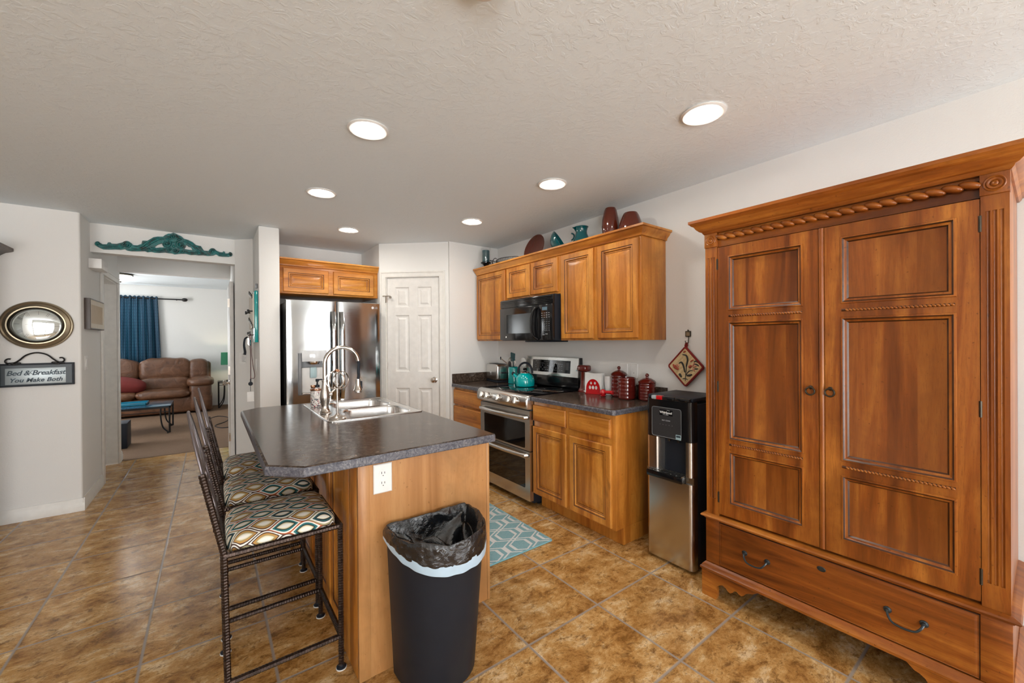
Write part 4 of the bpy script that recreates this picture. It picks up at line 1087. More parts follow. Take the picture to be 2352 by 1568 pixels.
# ------------------------------------------------------------------ rug
t = thing('rug', 'teal rug with white trellis pattern between island and stove', 'rug', (1.55, 2.5, .0005))
B(1.250, 1.852, 2.040, 2.985, .0008, .011, bev=.004).build('pile', M['rug'], t)
mb = MB().tube([V(x, y, .006) for x, y in rrect(1.2475, 1.8545, 2.0375, 2.9875, .012, 3)], .0055, 8, True); mb.build('bound_edge', plain('pale_teal_binding', (.20, .40, .45), .9), t)

# ------------------------------------------------------------------ water dispenser
t = thing('water_dispenser', 'black and stainless water dispenser between base cabinet and armoire', 'water dispenser', (2.4, 1.39, 0))
y0, y1, x0 = 1.236, 1.546, 2.220
MB().box(x0+.055, 2.56, y0, y1, .03, .985, bev=.006).box(x0+.08, 2.54, y0+.03, y1-.03, .0008, .03).build('body', M['blackmatte'], t)
def front(z0, z1, ya, yb, r=.028, xb=x0+.054):
    pr = [(xb, ya)]+[(x0+r-r*math.cos(q)+0, ya+r-r*math.sin(q)) for q in []]
    pr = [(xb, ya)]+[(x0+r-r*math.sin(PI/2*i/6), ya+r-r*math.cos(PI/2*i/6)) for i in range(7)]+[(x0+r-r*math.cos(PI/2*i/6), yb-r+r*math.sin(PI/2*i/6)) for i in range(7)]+[(xb, yb)]
    return MB().prism(pr, lambda a, b, d: V(a, b, z0+d), z1-z0)
tp = front(.766, 1.000, y0, y1).build('upper_fascia', M['blackgloss'], t)
B(x0+.018, 2.555, y0+.004, y1-.004, 1.0005, 1.0225, bev=.005).build('lid', M['blackmatte'], t)
fr = front(.02, .520, y0, y1).build('lower_door', M['steelY'], t, sharp=30)
for ya, yb in ((1.452, y1), (y0, 1.286)):
    mb = MB()
    if ya > 1.4: pr = [(x0+.054, ya-.006), (x0+.03, ya), (x0+.006, ya+.010), (x0, ya+.018)]+[(x0+.028-.028*math.cos(PI/2*i/6), yb-.028+.028*math.sin(PI/2*i/6)) for i in range(7)]+[(x0+.054, yb)]
    else: pr = [(x0+.054, ya)]+[(x0+.028-.028*math.sin(PI/2*i/6), ya+.028-.028*math.cos(PI/2*i/6)) for i in range(7)]+[(x0, yb-.008), (x0+.054, yb)]
    mb.prism(pr, lambda a, b, d: V(a, b, .561+d), .204); mb.build('side_column', M['steelY'], t, sharp=30)
for ya, yb in ((1.444, y1), (y0, 1.286)):
    B(x0+.012, x0+.054, ya, yb, .5205, .5605).build('column_foot', M['steelY'], t)
tr = B(x0-.030, x0+.054, 1.288, 1.525, .5205, .556, bev=.004).build('drip_tray', M['blackgloss'], t)
mb = MB()
for i in range(5): mb.box(x0-.028+i*.018, x0-.023+i*.018, 1.292, 1.521, .5565, .560)
for i in range(7): mb.box(x0-.028, x0+.052, 1.293+i*.0372, 1.298+i*.0372, .5565, .560)
mb.build('tray_grid', M['chrome'], tr)
pn = MB().prism([(a, b) for a, b in rrect(1.304, 1.500, .772, .952, .014, 4)], lambda a, b, d: V(x0-.003+d, a, b), .003).build('badge_panel', plain('charcoal_panel', (.034, .035, .038), .3), tp)
MB().tube([V(x0-.003, a, b) for a, b in rrect(1.304, 1.500, .772, .952, .014, 4)], .0014, 5, True).build('panel_trim', M['midgrey'], tp)
mb = MB().box(x0-.0042, x0-.003, 1.358, 1.446, .905, .940); lg = mb.build('logo_plate', M['blackgloss'], tp)
mb = MB(); add_text(mb, 'Whirlpool', .0195, (x0-.0045, 1.402, .9225), -Y, Z, -X, bold=.0004); mb.tube(arc((x0-.0048, 1.400, .925), .040, 1.30*PI, 1.62*PI, 8, -Y, Z, .016), .0007, 4); mb.tube(arc((x0-.0048, 1.396, .925), .032, .30*PI, .5*PI, 6, -Y, Z, .0125), .0007, 4)
mb.build('logo_lettering', M['lettering'], tp)
mb = MB(); add_text(mb, 'SELF CLEAN', .0105, (x0-.0035, 1.402, .8745), -Y, Z, -X); 
for i in range(5): mb.lathe([(.0017, 0), (0, .0005)], (x0-.0032, 1.443-.0203*i, .848), -X, 8)
mb.build('panel_lettering', M['lettering_dim'], tp)
mb = MB().box(x0-.0042, x0-.003, 1.305, 1.338, .771, .800); es = mb.build('energy_sticker', M['bluewhite'], tp)
mb = MB().box(x0-.0048, x0-.0042, 1.308, 1.335, .784, .797); add_text(mb, 'ENERGY STAR', .0042, (x0-.0044, 1.3215, .777), -Y, Z, -X); mb.build('sticker_print', M['ink'], tp)
MB().box(x0-.010, x0+.017, 1.426, 1.466, .998, 1.0225, bev=.003).build('hot_button', M['red'], t)
MB().box(x0-.010, x0+.017, 1.468, 1.500, .998, 1.021, bev=.004).build('room_button', M['bluepaddle'], t)
MB().box(x0-.010, x0+.017, 1.345, 1.424, .998, 1.021, bev=.004).build('cold_button', M['blackgloss'], t)
MB().box(x0-.010, x0+.017, 1.250, 1.343, .998, 1.020, bev=.004).build('lock_button', M['blackgloss'], t)
mb = MB()
for yy in (1.40, 1.34): mb.lathe([(.010, 0), (.008, .018), (0, .018)], (x0+.03, yy, .764), -Z, 12)
mb.build('spout', M['blackgloss'], t)

# ------------------------------------------------------------------ armoire
t = thing('armoire', 'tall cherry-stained wooden armoire with two paneled doors and a bottom drawer', 'armoire', (2.4, .594, 0))
CW, CWY, CPK, CDK = M['cherry'], M['cherryY'], M['cherryP'], M['cherryD']
AX = 2.130; AY0, AY1 = .079, 1.108
mb = MB().box(2.156, 2.692, AY0+.002, AY1-.002, .44, 1.925, bev=.002).box(2.158, 2.692, AY0-.001, AY1+.001, .15, .4395, bev=.002)
mb.build('carcass', CW, t)
# fluted pilasters and lower corner posts
for ya, yb in ((AY0, .143), (1.046, AY1)):
    w = yb-ya; pr = [(2.156, ya), (AX, ya)]
    for k in range(3):
        c = ya+w*(.27+.235*k)
        pr += [(AX+.0055*math.sin(PI*i/6), c-.0052*math.cos(PI*i/6)) for i in range(7)]
    pr += [(AX, yb), (2.156, yb)]
    mb = MB().prism(pr, lambda a, b, d: V(a, b, .525+d), 1.275).box(AX, 2.156, ya, yb, .4405, .525).box(AX, 2.156, ya, yb, 1.80, 1.853)
    mb.build('fluted_pilaster', CW, t, sharp=40)
    B(AX-.006, 2.156, ya-.002, yb+.002, 1.8535, 1.925, bev=.002).build('rosette_block', CW, t)
    c = V(AX-.006, (ya+yb)/2, 1.889)
    mb = MB().lathe([(.027, 0), (.027, .002), (.0245, .004), (.0215, .002), (.020, .001), (.018, .0045), (.013, .0045), (.010, .001), (.0085, .005), (.005, .0065), (0, .003)], c, -X, 32); mb.build('rosette', CW, t, sharp=50)
    B(AX-.002, 2.158, ya-.004, yb+.004, .180, .415, bev=.002).build('corner_post', CWY, t)
B(2.145, 2.156, .143, 1.046, 1.853, 1.925).build('frieze', CWY, t)
mb = MB().use(CDK).cyl((AX+.010, .146, 1.899), (AX+.010, 1.043, 1.899), .012, 12)
for k in range(21):
    mb.use(CWY).superell((AX-.001, .166+k*.0428, 1.899), (.0165, .0300, .0135), .95, .95, 10, 16, rot=Matrix.Rotation(.36, 3, 'X'))
mb.build('rope_moulding', CDK, t, sharp=80)
# doors
def arm_door(ya, yb, pan, knob_y, hinge_y):
    mb = MB(); z0, z1 = .452, 1.847
    holes = [[(pan[0], a), (pan[1], a), (pan[1], b), (pan[0], b)] for a, b in PZ]
    mb.use(CW).sheet(rrect(ya, yb, z0, z1, .003, 1), holes, lambda a, b, d: V(AX+.002+d, a, b), .022)
    d = mb.build('door', None, t, sharp=30)
    mb = MB()
    for a, b in PZ:
        mb.panel((AX+.0015, pan[1], a), -Y, Z, -X, pan[1]-pan[0], b-a, [(0, 0, CW), (.002, .005, CW), (.007, .0055, CW), (.012, .001, CDK), (.014, -.002, CW), (.020, -.004, CW), (.025, -.010, CDK), (.027, -.0105, CPK)])
    mb.build('panel', None, d, sharp=15)
    for z in (1.487, .826): 
        mb = MB().use(CDK).cyl((AX+.003, pan[0]+.004, z), (AX+.003, pan[1]-.004, z), .0058, 8)
        mb.use(CWY); nb_ = int((pan[1]-pan[0]-.012)/.0115)
        for k in range(nb_): mb.superell((AX+.0005, pan[0]+.010+k*.0115, z), (.0055, .0078, .0044), 1, 1, 6, 8, rot=Matrix.Rotation(.5, 3, 'X'))
        mb.build('rope_trim', None, d, sharp=80)
    mb = MB().lathe([(.0085, 0), (.0085, .006), (.004, .012), (0, .013)], (AX+.002, knob_y, 1.152), -X, 12)
    mb.tube(arc((AX-.010, knob_y, 1.136), .0165, 0, 2*PI, 22, Y, Z)[:-1], .0036, 8, True); mb.build('ring_pull', M['bronzed'], d)
    for z in (.54, 1.12, 1.76): MB().cyl((AX+.002, hinge_y, z-.028), (AX+.002, hinge_y, z+.028), .0045, 8).build('hinge', M['bronzed'], t)
PZ = [(.517, .792), (.850, 1.458), (1.514, 1.796)]
arm_door(.608, 1.044, (.664, .992), .636, 1.0455)
arm_door(.145, .585, (.199, .530), .566, .1438)
MB().cyl((AX+.006, .597, .452), (AX+.006, .597, 1.847), .0105, 12).build('astragal', CW, t)
# mouldings
def arm_mould(name, z, prof, x=AX, ya=AY0, yb=AY1, mat=CWY):
    path = [(V(2.69, yb, z), Y), (V(x, yb, z), V(-1, 1, 0)), (V(x, ya, z), V(-1, -1, 0)), (V(2.69, ya, z), -Y)]
    mb = MB(); crown_sweep(mb, path, prof); return mb.build(name, mat, t, sharp=25)
arm_mould('waist_moulding', .412, [(-.02, .0), (.006, .0), (.010, .006), (.020, .010), (.024, .016), (.020, .022), (.008, .026), (.002, .028), (-.02, .028)])
arm_mould('base_moulding', .140, [(-.02, 0), (.024, 0), (.026, .004), (.026, .012), (.020, .018), (.016, .026), (.008, .034), (.004, .038), (-.02, .038)])
arm_mould('crown', 1.9255, [(-.02, 0), (.004, 0), (.010, .008), (.012, .014), (.022, .018), (.034, .030), (.042, .044), (.052, .050), (.056, .056), (.062, .060), (.062, .074), (-.02, .074)])
B(2.10, 2.69, AY0-.03, AY1+.03, 1.985, 1.998).build('top_board', CWY, t)
# drawer
mb = MB().panel((AX+.001, 1.043, .180), -Y, Z, -X, .896, .226, [(0, 0, CWY), (.003, .002, CDK), (.006, .001, CWY), (.012, .003, CWY), (.016, .0035, CWY)])
dw = mb.build('drawer', None, t, sharp=15)
B(AX+.0015, 2.157, .147, 1.043, .1805, .4055).build('drawer_box', CWY, dw)
IRON = plain('blued_iron', (.06, .075, .085), .35, .8)
for ya, yb in ((.916, .814), (.386, .284)):
    mb = MB()
    for y in (ya, yb): mb.lathe([(.013, 0), (.012, .003), (.007, .005), (.006, .012), (0, .014)], (AX-.0025, y, .299), -X, 16)
    z = .297; xx = AX-.012
    mb.tube(spline([(xx, ya, z), (xx-.012, ya-.006, z-.012), (xx-.018, ya-.018, z-.026), (xx-.020, ya-.036, z-.031), (xx-.020, (ya+yb)/2, z-.032), (xx-.020, yb+.036, z-.031), (xx-.018, yb+.018, z-.026), (xx-.012, yb+.006, z-.012), (xx, yb, z)], 5), .0042, 8)
    mb.build('pull', IRON, dw)
mb = MB().lathe([(.0135, 0), (.0135, .002), (.011, .0035), (.006, .003), (0, .003)], (AX-.0025, .600, .362), -X, 20, .8, 1.2); mb.build('keyhole_plate', IRON, dw)
# bracket feet with scrolled aprons
def foot(yo, yi, s):
    """front bracket: outer edge yo, inner end yi"""
    L = abs(yi-yo); f = lambda u: yo+s*u
    pts = [(0, .0008), (.075, .0008)]+[(.075+.006*math.sin(i*.5), .0008+.066*i/6) for i in range(1, 7)]
    pts += [(.092, .084), (.108, .092), (.124, .086), (.134, .074), (.146, .070), (.158, .078), (.166, .090), (.178, .094), (.188, .086), (.200, .082), (.212, .090), (.222, .104), (.236, .113), (.25, .116), (L, .1395), (0, .1395)]
    MB().prism([(f(u), z) for u, z in pts], lambda a, b, d: V(AX-.016+d, a, b), .022).build('bracket_foot', CWY, t, sharp=40)
foot(AY1+.020, .845, -1); foot(AY0-.020, .335, 1)
for y in (AY1+.004, AY0-.018): B(2.13, 2.68, y, y+.014, .0008, .1395).build('side_apron', CWY, t)

# ------------------------------------------------------------------ things on the wall cabinets
ZC = 2.1105
t = thing('candle_holder', 'teal candle under glass on black turned stand atop the leftmost wall cabinet', 'candle holder', (2.47, 3.775, ZC))
c = (2.47, 3.775, ZC)
MB().lathe([(.045, .0), (.045, .010), (.03, .02), (.018, .035), (.022, .05), (.034, .060), (.022, .072), (.018, .085), (.028, .098), (.04, .112), (.056, .118), (.058, .130), (.04, .134), (0, .134)], c, Z, 28).build('stand', M['blackgloss'], t)
MB().lathe([(.040, .1345), (.041, .14), (.041, .262), (.03, .265), (0, .26)], c, Z, 28).build('candle', plain('teal_wax', (.0, .07, .09), .35), t)
MB().lathe([(.050, .1345), (.054, .15), (.056, .30), (.053, .30), (.051, .15)], c, Z, 28).build('glass', M['pane'], t)
# fish-shaped wire basket
t = thing('wire_basket', 'black fish-shaped wire basket on the wall cabinets beside the candle', 'basket', (2.50, 3.43, ZC))
mb = MB(); zb = ZC+.088
fish = lambda u: .088*math.sin(PI*min(1, max(0, u)))**.75
for zz, k in ((zb+.022, 1.0), (zb-.02, .8), (ZC+.006, .55)):
    up = [V(2.50-fish(i/20)*k, 3.23+.37*i/20, zz-(.0 if k > .9 else .0)) for i in range(21)]; dn = [V(2.50+fish(i/20)*k, 3.23+.37*i/20, zz) for i in range(20, -1, -1)]
    mb.tube(up+dn[1:-1], .0035, 6, True)
mb.tube([V(2.50, 3.60, zb+.022), V(2.46, 3.68, zb+.05), V(2.48, 3.66, zb+.02), V(2.54, 3.68, zb-.02), V(2.50, 3.60, zb+.02)], .0035, 6)
mb.tube(arc((2.50, 3.64, zb+.02), .05, -.9, 2.2, 10, Y, Z), .0035, 6)
for i in range(2, 19, 1):
    u = i/20; y = 3.23+.37*u
    for s in (-1, 1): mb.tube([V(2.50+s*fish(u), y, zb+.022), V(2.50+s*fish(u)*.8, y+.01, zb-.02), V(2.50+s*fish(u)*.55, y+.015, ZC+.005)], .0024, 5)
mb.build('wire', M['blackmetal'], t)
# brown plate standing
t = thing('decorative_plate', 'dark red-brown oval plate standing upright on the wall cabinets', 'plate', (2.55, 3.03, ZC))
ax = V(-.96, .0, .28).normalized(); q = V(0, 0, 1).rotation_difference(ax)
mb = MB().lathe([(0, .0), (.09, .0), (.145, .014), (.148, .018), (.144, .02), (.088, .007), (0, .006)], (2.56, 3.03, ZC+.152), ax, 40, 1.0, 1.0); mb.build('plate', M['browncer'], t)
mb = MB().tube([V(2.49, 2.99, ZC+.004), V(2.60, 2.99, ZC+.004), V(2.63, 2.99, ZC+.14)], .003, 6).tube([V(2.49, 3.07, ZC+.004), V(2.60, 3.07, ZC+.004), V(2.63, 3.07, ZC+.14)], .003, 6); mb.build('easel', M['blackmetal'], t)
# teal bowl tilted on its side
t = thing('bowl', 'dark teal bowl tipped on its side on the wall cabinets', 'bowl', (2.50, 2.63, ZC))
ax = V(.40, -.70, .45).normalized()
mb = MB().lathe([(.045, -.085), (.075, -.07), (.11, -.03), (.122, .0), (.118, .001), (.105, -.03), (.07, -.066), (0, -.08)], (2.50, 2.600, ZC+.122), ax, 36); mb.build('bowl', M['tealdark'], t)
MB().tube(arc(V(2.545, 2.525, ZC+.165), .030, -1.4, 1.4, 10, V(.5, -.75, .1).normalized(), Z), .007, 8).build('handle', M['tealdark'], t)
# teal pitcher
c = V(2.52, 2.375, ZC)
mb = MB().lathe([(.05, 0), (.062, .01), (.073, .05), (.073, .085), (.062, .12), (.05, .15), (.047, .17), (.052, .20), (.06, .212), (.056, .212), (.046, .195), (.042, .17), (.04, .15), (0, .145)], c, Z, 36)
for v in mb.bm.verts:
    d = v.co-c
    if d.z > .18 and d.y > .03: v.co.y += (d.z-.18)*.75; v.co.z += .004
solo(mb, 'pitcher', M['tealdark'], 'dark teal pitcher with a flared lip on the wall cabinets', 'pitcher')
c = V(2.52, 2.066, ZC)
solo(MB().lathe([(.042, 0), (.046, .004), (.060, .07), (.068, .14), (.064, .20), (.050, .265), (.040, .288), (.036, .29), (.036, .27), (0, .26)], c, Z, 36), 'vase', M['browncer'], 'tall slim dark red vase on the wall cabinets', 'vase', 'red vases on the wall cabinets')
c = V(2.545, 1.895, ZC)
solo(MB().lathe([(.05, 0), (.056, .004), (.086, .05), (.092, .09), (.080, .14), (.062, .19), (.050, .212), (.046, .213), (.045, .20), (0, .19)], c, Z, 36), 'vase', M['browncer'], 'short wide dark red vase at the right end of the wall cabinets', 'vase', 'red vases on the wall cabinets')

# ------------------------------------------------------------------ things on the counters
ZK = .9145
t = thing('toaster', 'brushed steel toaster in the corner left of the stove', 'toaster', (2.55, 3.675, ZK), -.18)
MB().box(-.082, .082, -.150, .150, .022, .196, bev=.024, seg=4).build('shell', M['steelY'], t, local=True, sharp=50)
MB().box(-.076, .076, -.146, .146, .001, .0225, bev=.004).build('base', M['blackmatte'], t, local=True)
B(-.05, .05, -.13, .13, .1955, .199, bev=.002).build('slot_plate', M['blackmatte'], t, local=True)
mb = MB()
for k in range(3): mb.tube(arc((-.0828, -.006+k*.012, .108), .008, 0, 2*PI, 12, Y, Z)[:-1], .0012, 5, True)
mb.box(-.0835, -.0825, -.016, -.006, .085, .089).box(-.0835, -.0825, -.003, .004, .085, .089).box(-.0835, -.0825, .008, .018, .085, .089)
mb.build('emblem', M['lettering'], t, local=True)
B(-.03, .03, -.168, -.150, .10, .115, bev=.003).build('lever', M['blackmatte'], t, local=True)

cx, cy = 2.560, 3.385
t = thing('utensil_crock', 'teal ceramic utensil crock behind the stove corner', 'crock', (cx, cy, ZK))
MB().lathe([(.058, .001), (.064, .006), (.064, .155), (.060, .172), (.056, .176), (.052, .174), (.056, .15), (.056, .02), (0, .015)], (cx, cy, ZK), Z, 32).build('pot', M['teal'], t)
def utensil(name, label, pts, r, mat, head):
    tt = thing(name, label, 'kitchen utensil', pts[0], 0, 'utensils standing in the teal crock'); MB().tube(pts, r, 8).build('handle', mat, tt); head(tt); return tt
b0 = V(cx, cy, ZK+.022)
def sp_head(tt):
    f = lambda a, b, d: V(cx-.03+d, cy-.014+a, ZK+.235+b); MB().prism([(-.030, 0), (.034, .012), (.040, .085), (-.026, .098), (-.034, .09)][::-1], lambda a, b, d: V(cx-.03+d, cy-.012-a*1.0-.012*0, ZK+.232+b), .006).build('blade', M['tealdull'], tt)
utensil('spatula', 'dark teal silicone spatula standing in the crock', [b0+V(0, -.01, 0), V(cx-.024, cy-.012, ZK+.24)], .005, M['tealdull'], sp_head)
def wh_head(tt):
    mb = MB(); c = V(cx-.018, cy+.020, ZK+.222)
    for k in range(6):
        a = PI*k/6; d = V(math.cos(a), math.sin(a), 0); mb.tube([c+d*.042*math.cos(q)+Z*.056*math.sin(q) for q in [2*PI*i/20 for i in range(20)]], .0015, 5, True)
    mb.build('wires', M['nickel'], tt)
utensil('whisk', 'wire balloon whisk standing in the crock', [b0+V(0, .01, 0), V(cx-.018, cy+.020, ZK+.17)], .006, M['nickel'], wh_head)
def ld_head(tt): MB().superell((cx+.050, cy-.088, ZK+.225), (.014, .052, .050), 1, 1, 12, 20).build('bowl', M['white'], tt)
utensil('spoon', 'white serving spoon leaning right in the crock', [b0+V(.01, 0, 0), V(cx+.022, cy-.036, ZK+.178), V(cx+.046, cy-.08, ZK+.20)], .005, M['white'], ld_head)
def tg_head(tt): MB().superell((cx-.045, cy+.182, ZK+.262), (.006, .010, .018), .8, 1, 8, 12).build('tip', M['blackmatte'], tt)
utensil('tongs', 'steel tongs leaning left out of the crock', [b0+V(-.01, .012, 0), V(cx-.012, cy+.044, ZK+.18), V(cx-.045, cy+.18, ZK+.26)], .0055, M['nickel'], tg_head)
def sl_head(tt): MB().superell((cx-.03, cy+.042, ZK+.195), (.006, .034, .042), .9, .9, 10, 18).build('bowl', M['blackmatte'], tt)
utensil('ladle', 'black slotted spoon standing in front of the whisk in the crock', [b0+V(-.012, .006, 0), V(cx-.03, cy+.038, ZK+.165)], .005, M['blackmatte'], sl_head)

kx, ky, kz = 2.440, 3.052, .9245
t = thing('kettle', 'turquoise enamel kettle with black handle on the glass cooktop', 'kettle', (kx, ky, kz))
MB().lathe([(.080, 0), (.088, .004), (.093, .03), (.092, .062), (.083, .092), (.066, .113), (.046, .126), (.040, .130), (0, .131)], (kx, ky, kz), Z, 40).build('body', M['turq'], t)
MB().lathe([(.044, .1265), (.042, .134), (.028, .142), (.010, .146), (.008, .150), (0, .15)], (kx, ky, kz), Z, 28).build('lid', M['chrome'], t)
MB().lathe([(.007, .150), (.018, .156), (.021, .168), (.014, .178), (0, .18)], (kx, ky, kz), Z, 20).build('lid_knob', M['blackgloss'], t)
hd = V(-.55, .83, 0).normalized()
MB().tube([V(kx, ky, kz+.135)+hd*(.072*math.cos(q))+Z*(.092*math.sin(q)) for q in [-.1+(PI+.2)*i/20 for i in range(21)]], .0105, 10, squash=.8).build('handle', M['blackmatte'], t)
sd = V(-.50, .866, 0); MB().tube([V(kx, ky, kz+.075)+sd*.075, V(kx, ky, kz+.092)+sd*.100, V(kx, ky, kz+.115)+sd*.122], .018, 14, rf=lambda s: 1.1-.5*s).build('spout', M['turq'], t)
MB().superell(V(kx, ky, kz+.120)+sd*.126, (.014, .014, .016), .7, .7, 10, 14).build('spout_cap', M['blackmatte'], t)

t = thing('can_opener', 'tall red electric can opener right of the stove backguard', 'can opener', (2.612, 2.446, ZK))
MB().lathe([(.052, .0005), (.052, .012), (.038, .03), (.032, .08), (.032, .15), (.036, .19), (.036, .215), (.02, .226), (0, .228)], (2.612, 2.446, ZK), Z, 28, .9, 1.05).build('body', M['redcer'], t)
MB().superell((2.602, 2.431, ZK+.208), (.048, .056, .030), .5, .6, 12, 24).build('head', M['redcer'], t)
MB().lathe([(.010, 0), (.010, .02), (0, .021)], (2.562, 2.461, ZK+.195), V(-1, .3, 0).normalized(), 14).build('cutter', M['chrome'], t)
t = thing('napkin_holder', 'bright red arched napkin holder on the counter right of the stove', 'napkin holder', (2.59, 2.29, ZK))
A0 = V(2.575, 2.305, 0); hu = V(.28, -.96, 0).normalized(); hn = V(-hu.y, hu.x, 0)
def hp(u, z, d): return V(2.575, 2.300, ZK)+hu*u+Z*z+V(.96, .28, 0)*d
for dd in (-.014, .058):
    o_ = [(-.066, .006), (.066, .006)]+[(.062*math.cos(PI*i/16), .04+.086*math.sin(PI*i/16)) for i in range(17)]
    hs = [[(.028*s+.012*math.cos(q), .055+.016*math.sin(q)) for q in [2*PI*k/12 for k in range(12)]] for s in (-1, 0, 1)]+[[(.018*s+.010*math.cos(q), .092+.012*math.sin(q)) for q in [2*PI*k/12 for k in range(12)]] for s in (-1, 1)]
    MB().sheet(o_, hs, lambda a, b, d: hp(a, b, dd+d), .006).build('side_plate', M['red'], t, sharp=40)
MB().prism([(-.068, .0008), (.068, .0008), (.068, .008), (-.068, .008)], lambda a, b, d: hp(a, b, -.018+d), .085).build('base', M['red'], t)
tn = thing('napkin_stack', 'white paper napkins standing in the red napkin holder', 'napkins', hp(0, .01, .02))
for k in range(9):
    s = -.0065+k*.0068
    MB().prism([(-.078+.004*(k % 3), .0095), (.076-.003*(k % 2), .0095), (.079-.004*((k+1) % 3), .165+.010*math.sin(k*1.7)), (-.076+.003*(k % 2), .172+.008*math.cos(k*2.1))], lambda a, b, d: hp(a, b, s+d), .0052).build('napkin', M['paper'], tn)
mb = MB().lathe([(.028, 0.0005), (.031, .006), (.038, .085), (.042, .155), (.039, .155), (.035, .085), (.028, .012), (0, .008)], (2.634, 2.182, ZK), Z, 30)
solo(mb, 'cup', M['white'], 'white tapered cup standing between the napkins and the tallest red canister', 'cup')
t = thing('pepper_mill', 'small bright red round-headed mill lying on the counter', 'mill', (2.535, 2.13, ZK))
MB().superell((2.530, 2.160, ZK+.030), (.026, .026, .028), 1, 1, 14, 24).build('head', M['red'], t)
MB().tube([V(2.533, 2.147, ZK+.034), V(2.538, 2.10, ZK+.036), V(2.541, 2.07, ZK+.036)], .014, 14, rf=lambda s: .85+.3*s).build('handle', M['red'], t)
MB().lathe([(.020, .0005), (.024, .004), (.012, .010), (0, .012)], (2.530, 2.160, ZK), Z, 18).build('foot', M['red'], t)
def canister(label, c, r, h, knob, lid=True):
    t = thing('canister', label, 'canister', c, 0, 'red ceramic canisters')
    pr = [(r*.90, .0008), (r*.97, .006)]
    n = 10
    for i in range(n*4+1):
        s = i/(n*4); pr.append((r*(.993+.007*math.cos(2*PI*s*5)), .012+(h-.02)*s))
    pr += [(r*.97, h), (r*.9, h), (r*.88, h-.02), (0, h-.022)]
    MB().lathe(pr, c, Z, 36).build('jar', M['redcer'], t)
    if lid:
        l = MB().lathe([(r*.86, h-.012), (r*1.03, h+.0006), (r*1.05, h+.008), (r*.9, h+.020), (r*.5, h+.034), (r*.16, h+.040), (r*.15, h+.046), (0, h+.046)], c, Z, 36).build('lid', M['redcer'], t)
        MB().superell((c[0], c[1], c[2]+h+.057), (.0145, .0145, .0145), 1, 1, 12, 20).build('knob', M['redcer'], l)
    return t
canister('tallest red canister with a ball-knob lid, rear left of the group', (2.612, 2.066, ZK), .062, .172, True)
canister('red canister without a knob at the front of the group', (2.553, 1.945, ZK), .066, .165, True, False)
canister('shortest red canister with ball-knob lid, nearest the water dispenser', (2.610, 1.805, ZK), .062, .130, True)

# wall plates and potholder on the right wall
outlet('left of two white wall plates behind the red canisters', (2.70, 2.083, 1.115), -Y, -X, .074, .118, kind='blank')
outlet('right of two white wall plates behind the red canisters', (2.70, 1.985, 1.115), -Y, -X, .074, .118, kind='blank')
t = thing('wall_hook', 'small dark square wall hook between the wall cabinets and armoire', 'hook', (2.70, 1.528, 1.405))
MB().panel((2.6993, 1.5475, 1.387), -Y, Z, -X, .039, .039, [(0, 0, M['bronzed']), (0, .008, M['bronzed']), (.005, .010, M['bronzed']), (.007, .007, M['bronze']), (.012, .007, M['bronze'])]).build('square_plate', None, t, sharp=20)
MB().lathe([(.004, 0), (.006, .006), (0, .012)], (2.694, 1.528, 1.426), Z, 12).tube([V(2.692, 1.524, 1.388), V(2.690, 1.524, 1.345), V(2.682, 1.529, 1.334), V(2.676, 1.536, 1.342), V(2.677, 1.540, 1.358)], .0028, 8).build('hook', M['bronzed'], t)
t = thing('potholder', 'red-edged floral potholder hanging as a diamond from the wall hook', 'potholder', (2.690, 1.538, 1.19))
pc = V(2.688, 1.541, 1.176); pu = V(0, -.72, -.69); pv = V(0, -.69, .72)
pu, pv = V(0, -1, -1.06).normalized(), V(0, -1, 1.06).normalized()
def pp(a, b, d): return pc+pu*a+pv*b-X*d
MB().prism(rrect(-.092, .092, -.092, .092, .010, 4), pp, .012).build('quilted_pad', M['quilt'], t)
def pq(x, y, d): return pp((x-y)*.7071, (x+y)*.7071, d)
def strokes(col, name, lines):
    mb = MB()
    for w_, l in lines: mb.tube([pq(x, y, .0118) for x, y, _ in spline([(a, b, 0) for a, b in l], 6)], w_, 6, rf=lambda u: .35+.65*math.sin(PI*min(1, .15+u*.8)))
    mb.build(name, col, t, sharp=80)
DKG = plain('charcoal_print', (.05, .048, .042), .9); ORG = plain('rust_print', (.42, .085, .05), .9); PNK = plain('salmon_print', (.60, .25, .16), .9)
strokes(DKG, 'leaf_print', [(.0035, [(.0, -.10), (.005, -.05), (.012, .01), (.02, .04)]), (.007, [(.008, .0), (.02, .045), (.010, .075), (-.020, .082)]), (.007, [(-.002, -.04), (-.012, .005), (-.028, .028), (-.048, .020)]), (.0035, [(.004, -.06), (.03, -.03), (.06, -.022)]), (.008, [(.012, -.06), (.035, -.058), (.052, -.050)]), (.009, [(-.045, -.05), (-.038, -.062), (-.028, -.075)]), (.004, [(-.02, -.085), (.0, -.082), (.02, -.088)]), (.005, [(.072, .02), (.09, .016), (.104, .006)]), (.005, [(.066, .034), (.082, .040), (.094, .030)]), (.005, [(.07, -.012), (.086, -.012), (.098, -.010)])])
strokes(ORG, 'blossom_print', [(.011, [(-.082, .006), (-.07, -.012), (-.05, -.022)]), (.008, [(-.095, .012), (-.085, -.004), (-.08, -.018)]), (.010, [(.028, -.004), (.04, .003), (.05, .010)]), (.006, [(-.012, .096), (-.004, .102), (.008, .104)]), (.005, [(.04, .034), (.054, .044), (.066, .046)])])
strokes(PNK, 'petal_print', [(.006, [(.056, .004), (.066, .020), (.070, .034)]), (.006, [(.058, -.002), (.075, .004), (.086, .006)]), (.006, [(.056, -.010), (.066, -.022), (.072, -.030)]), (.007, [(-.066, .014), (-.056, .004), (-.05, -.006)])])
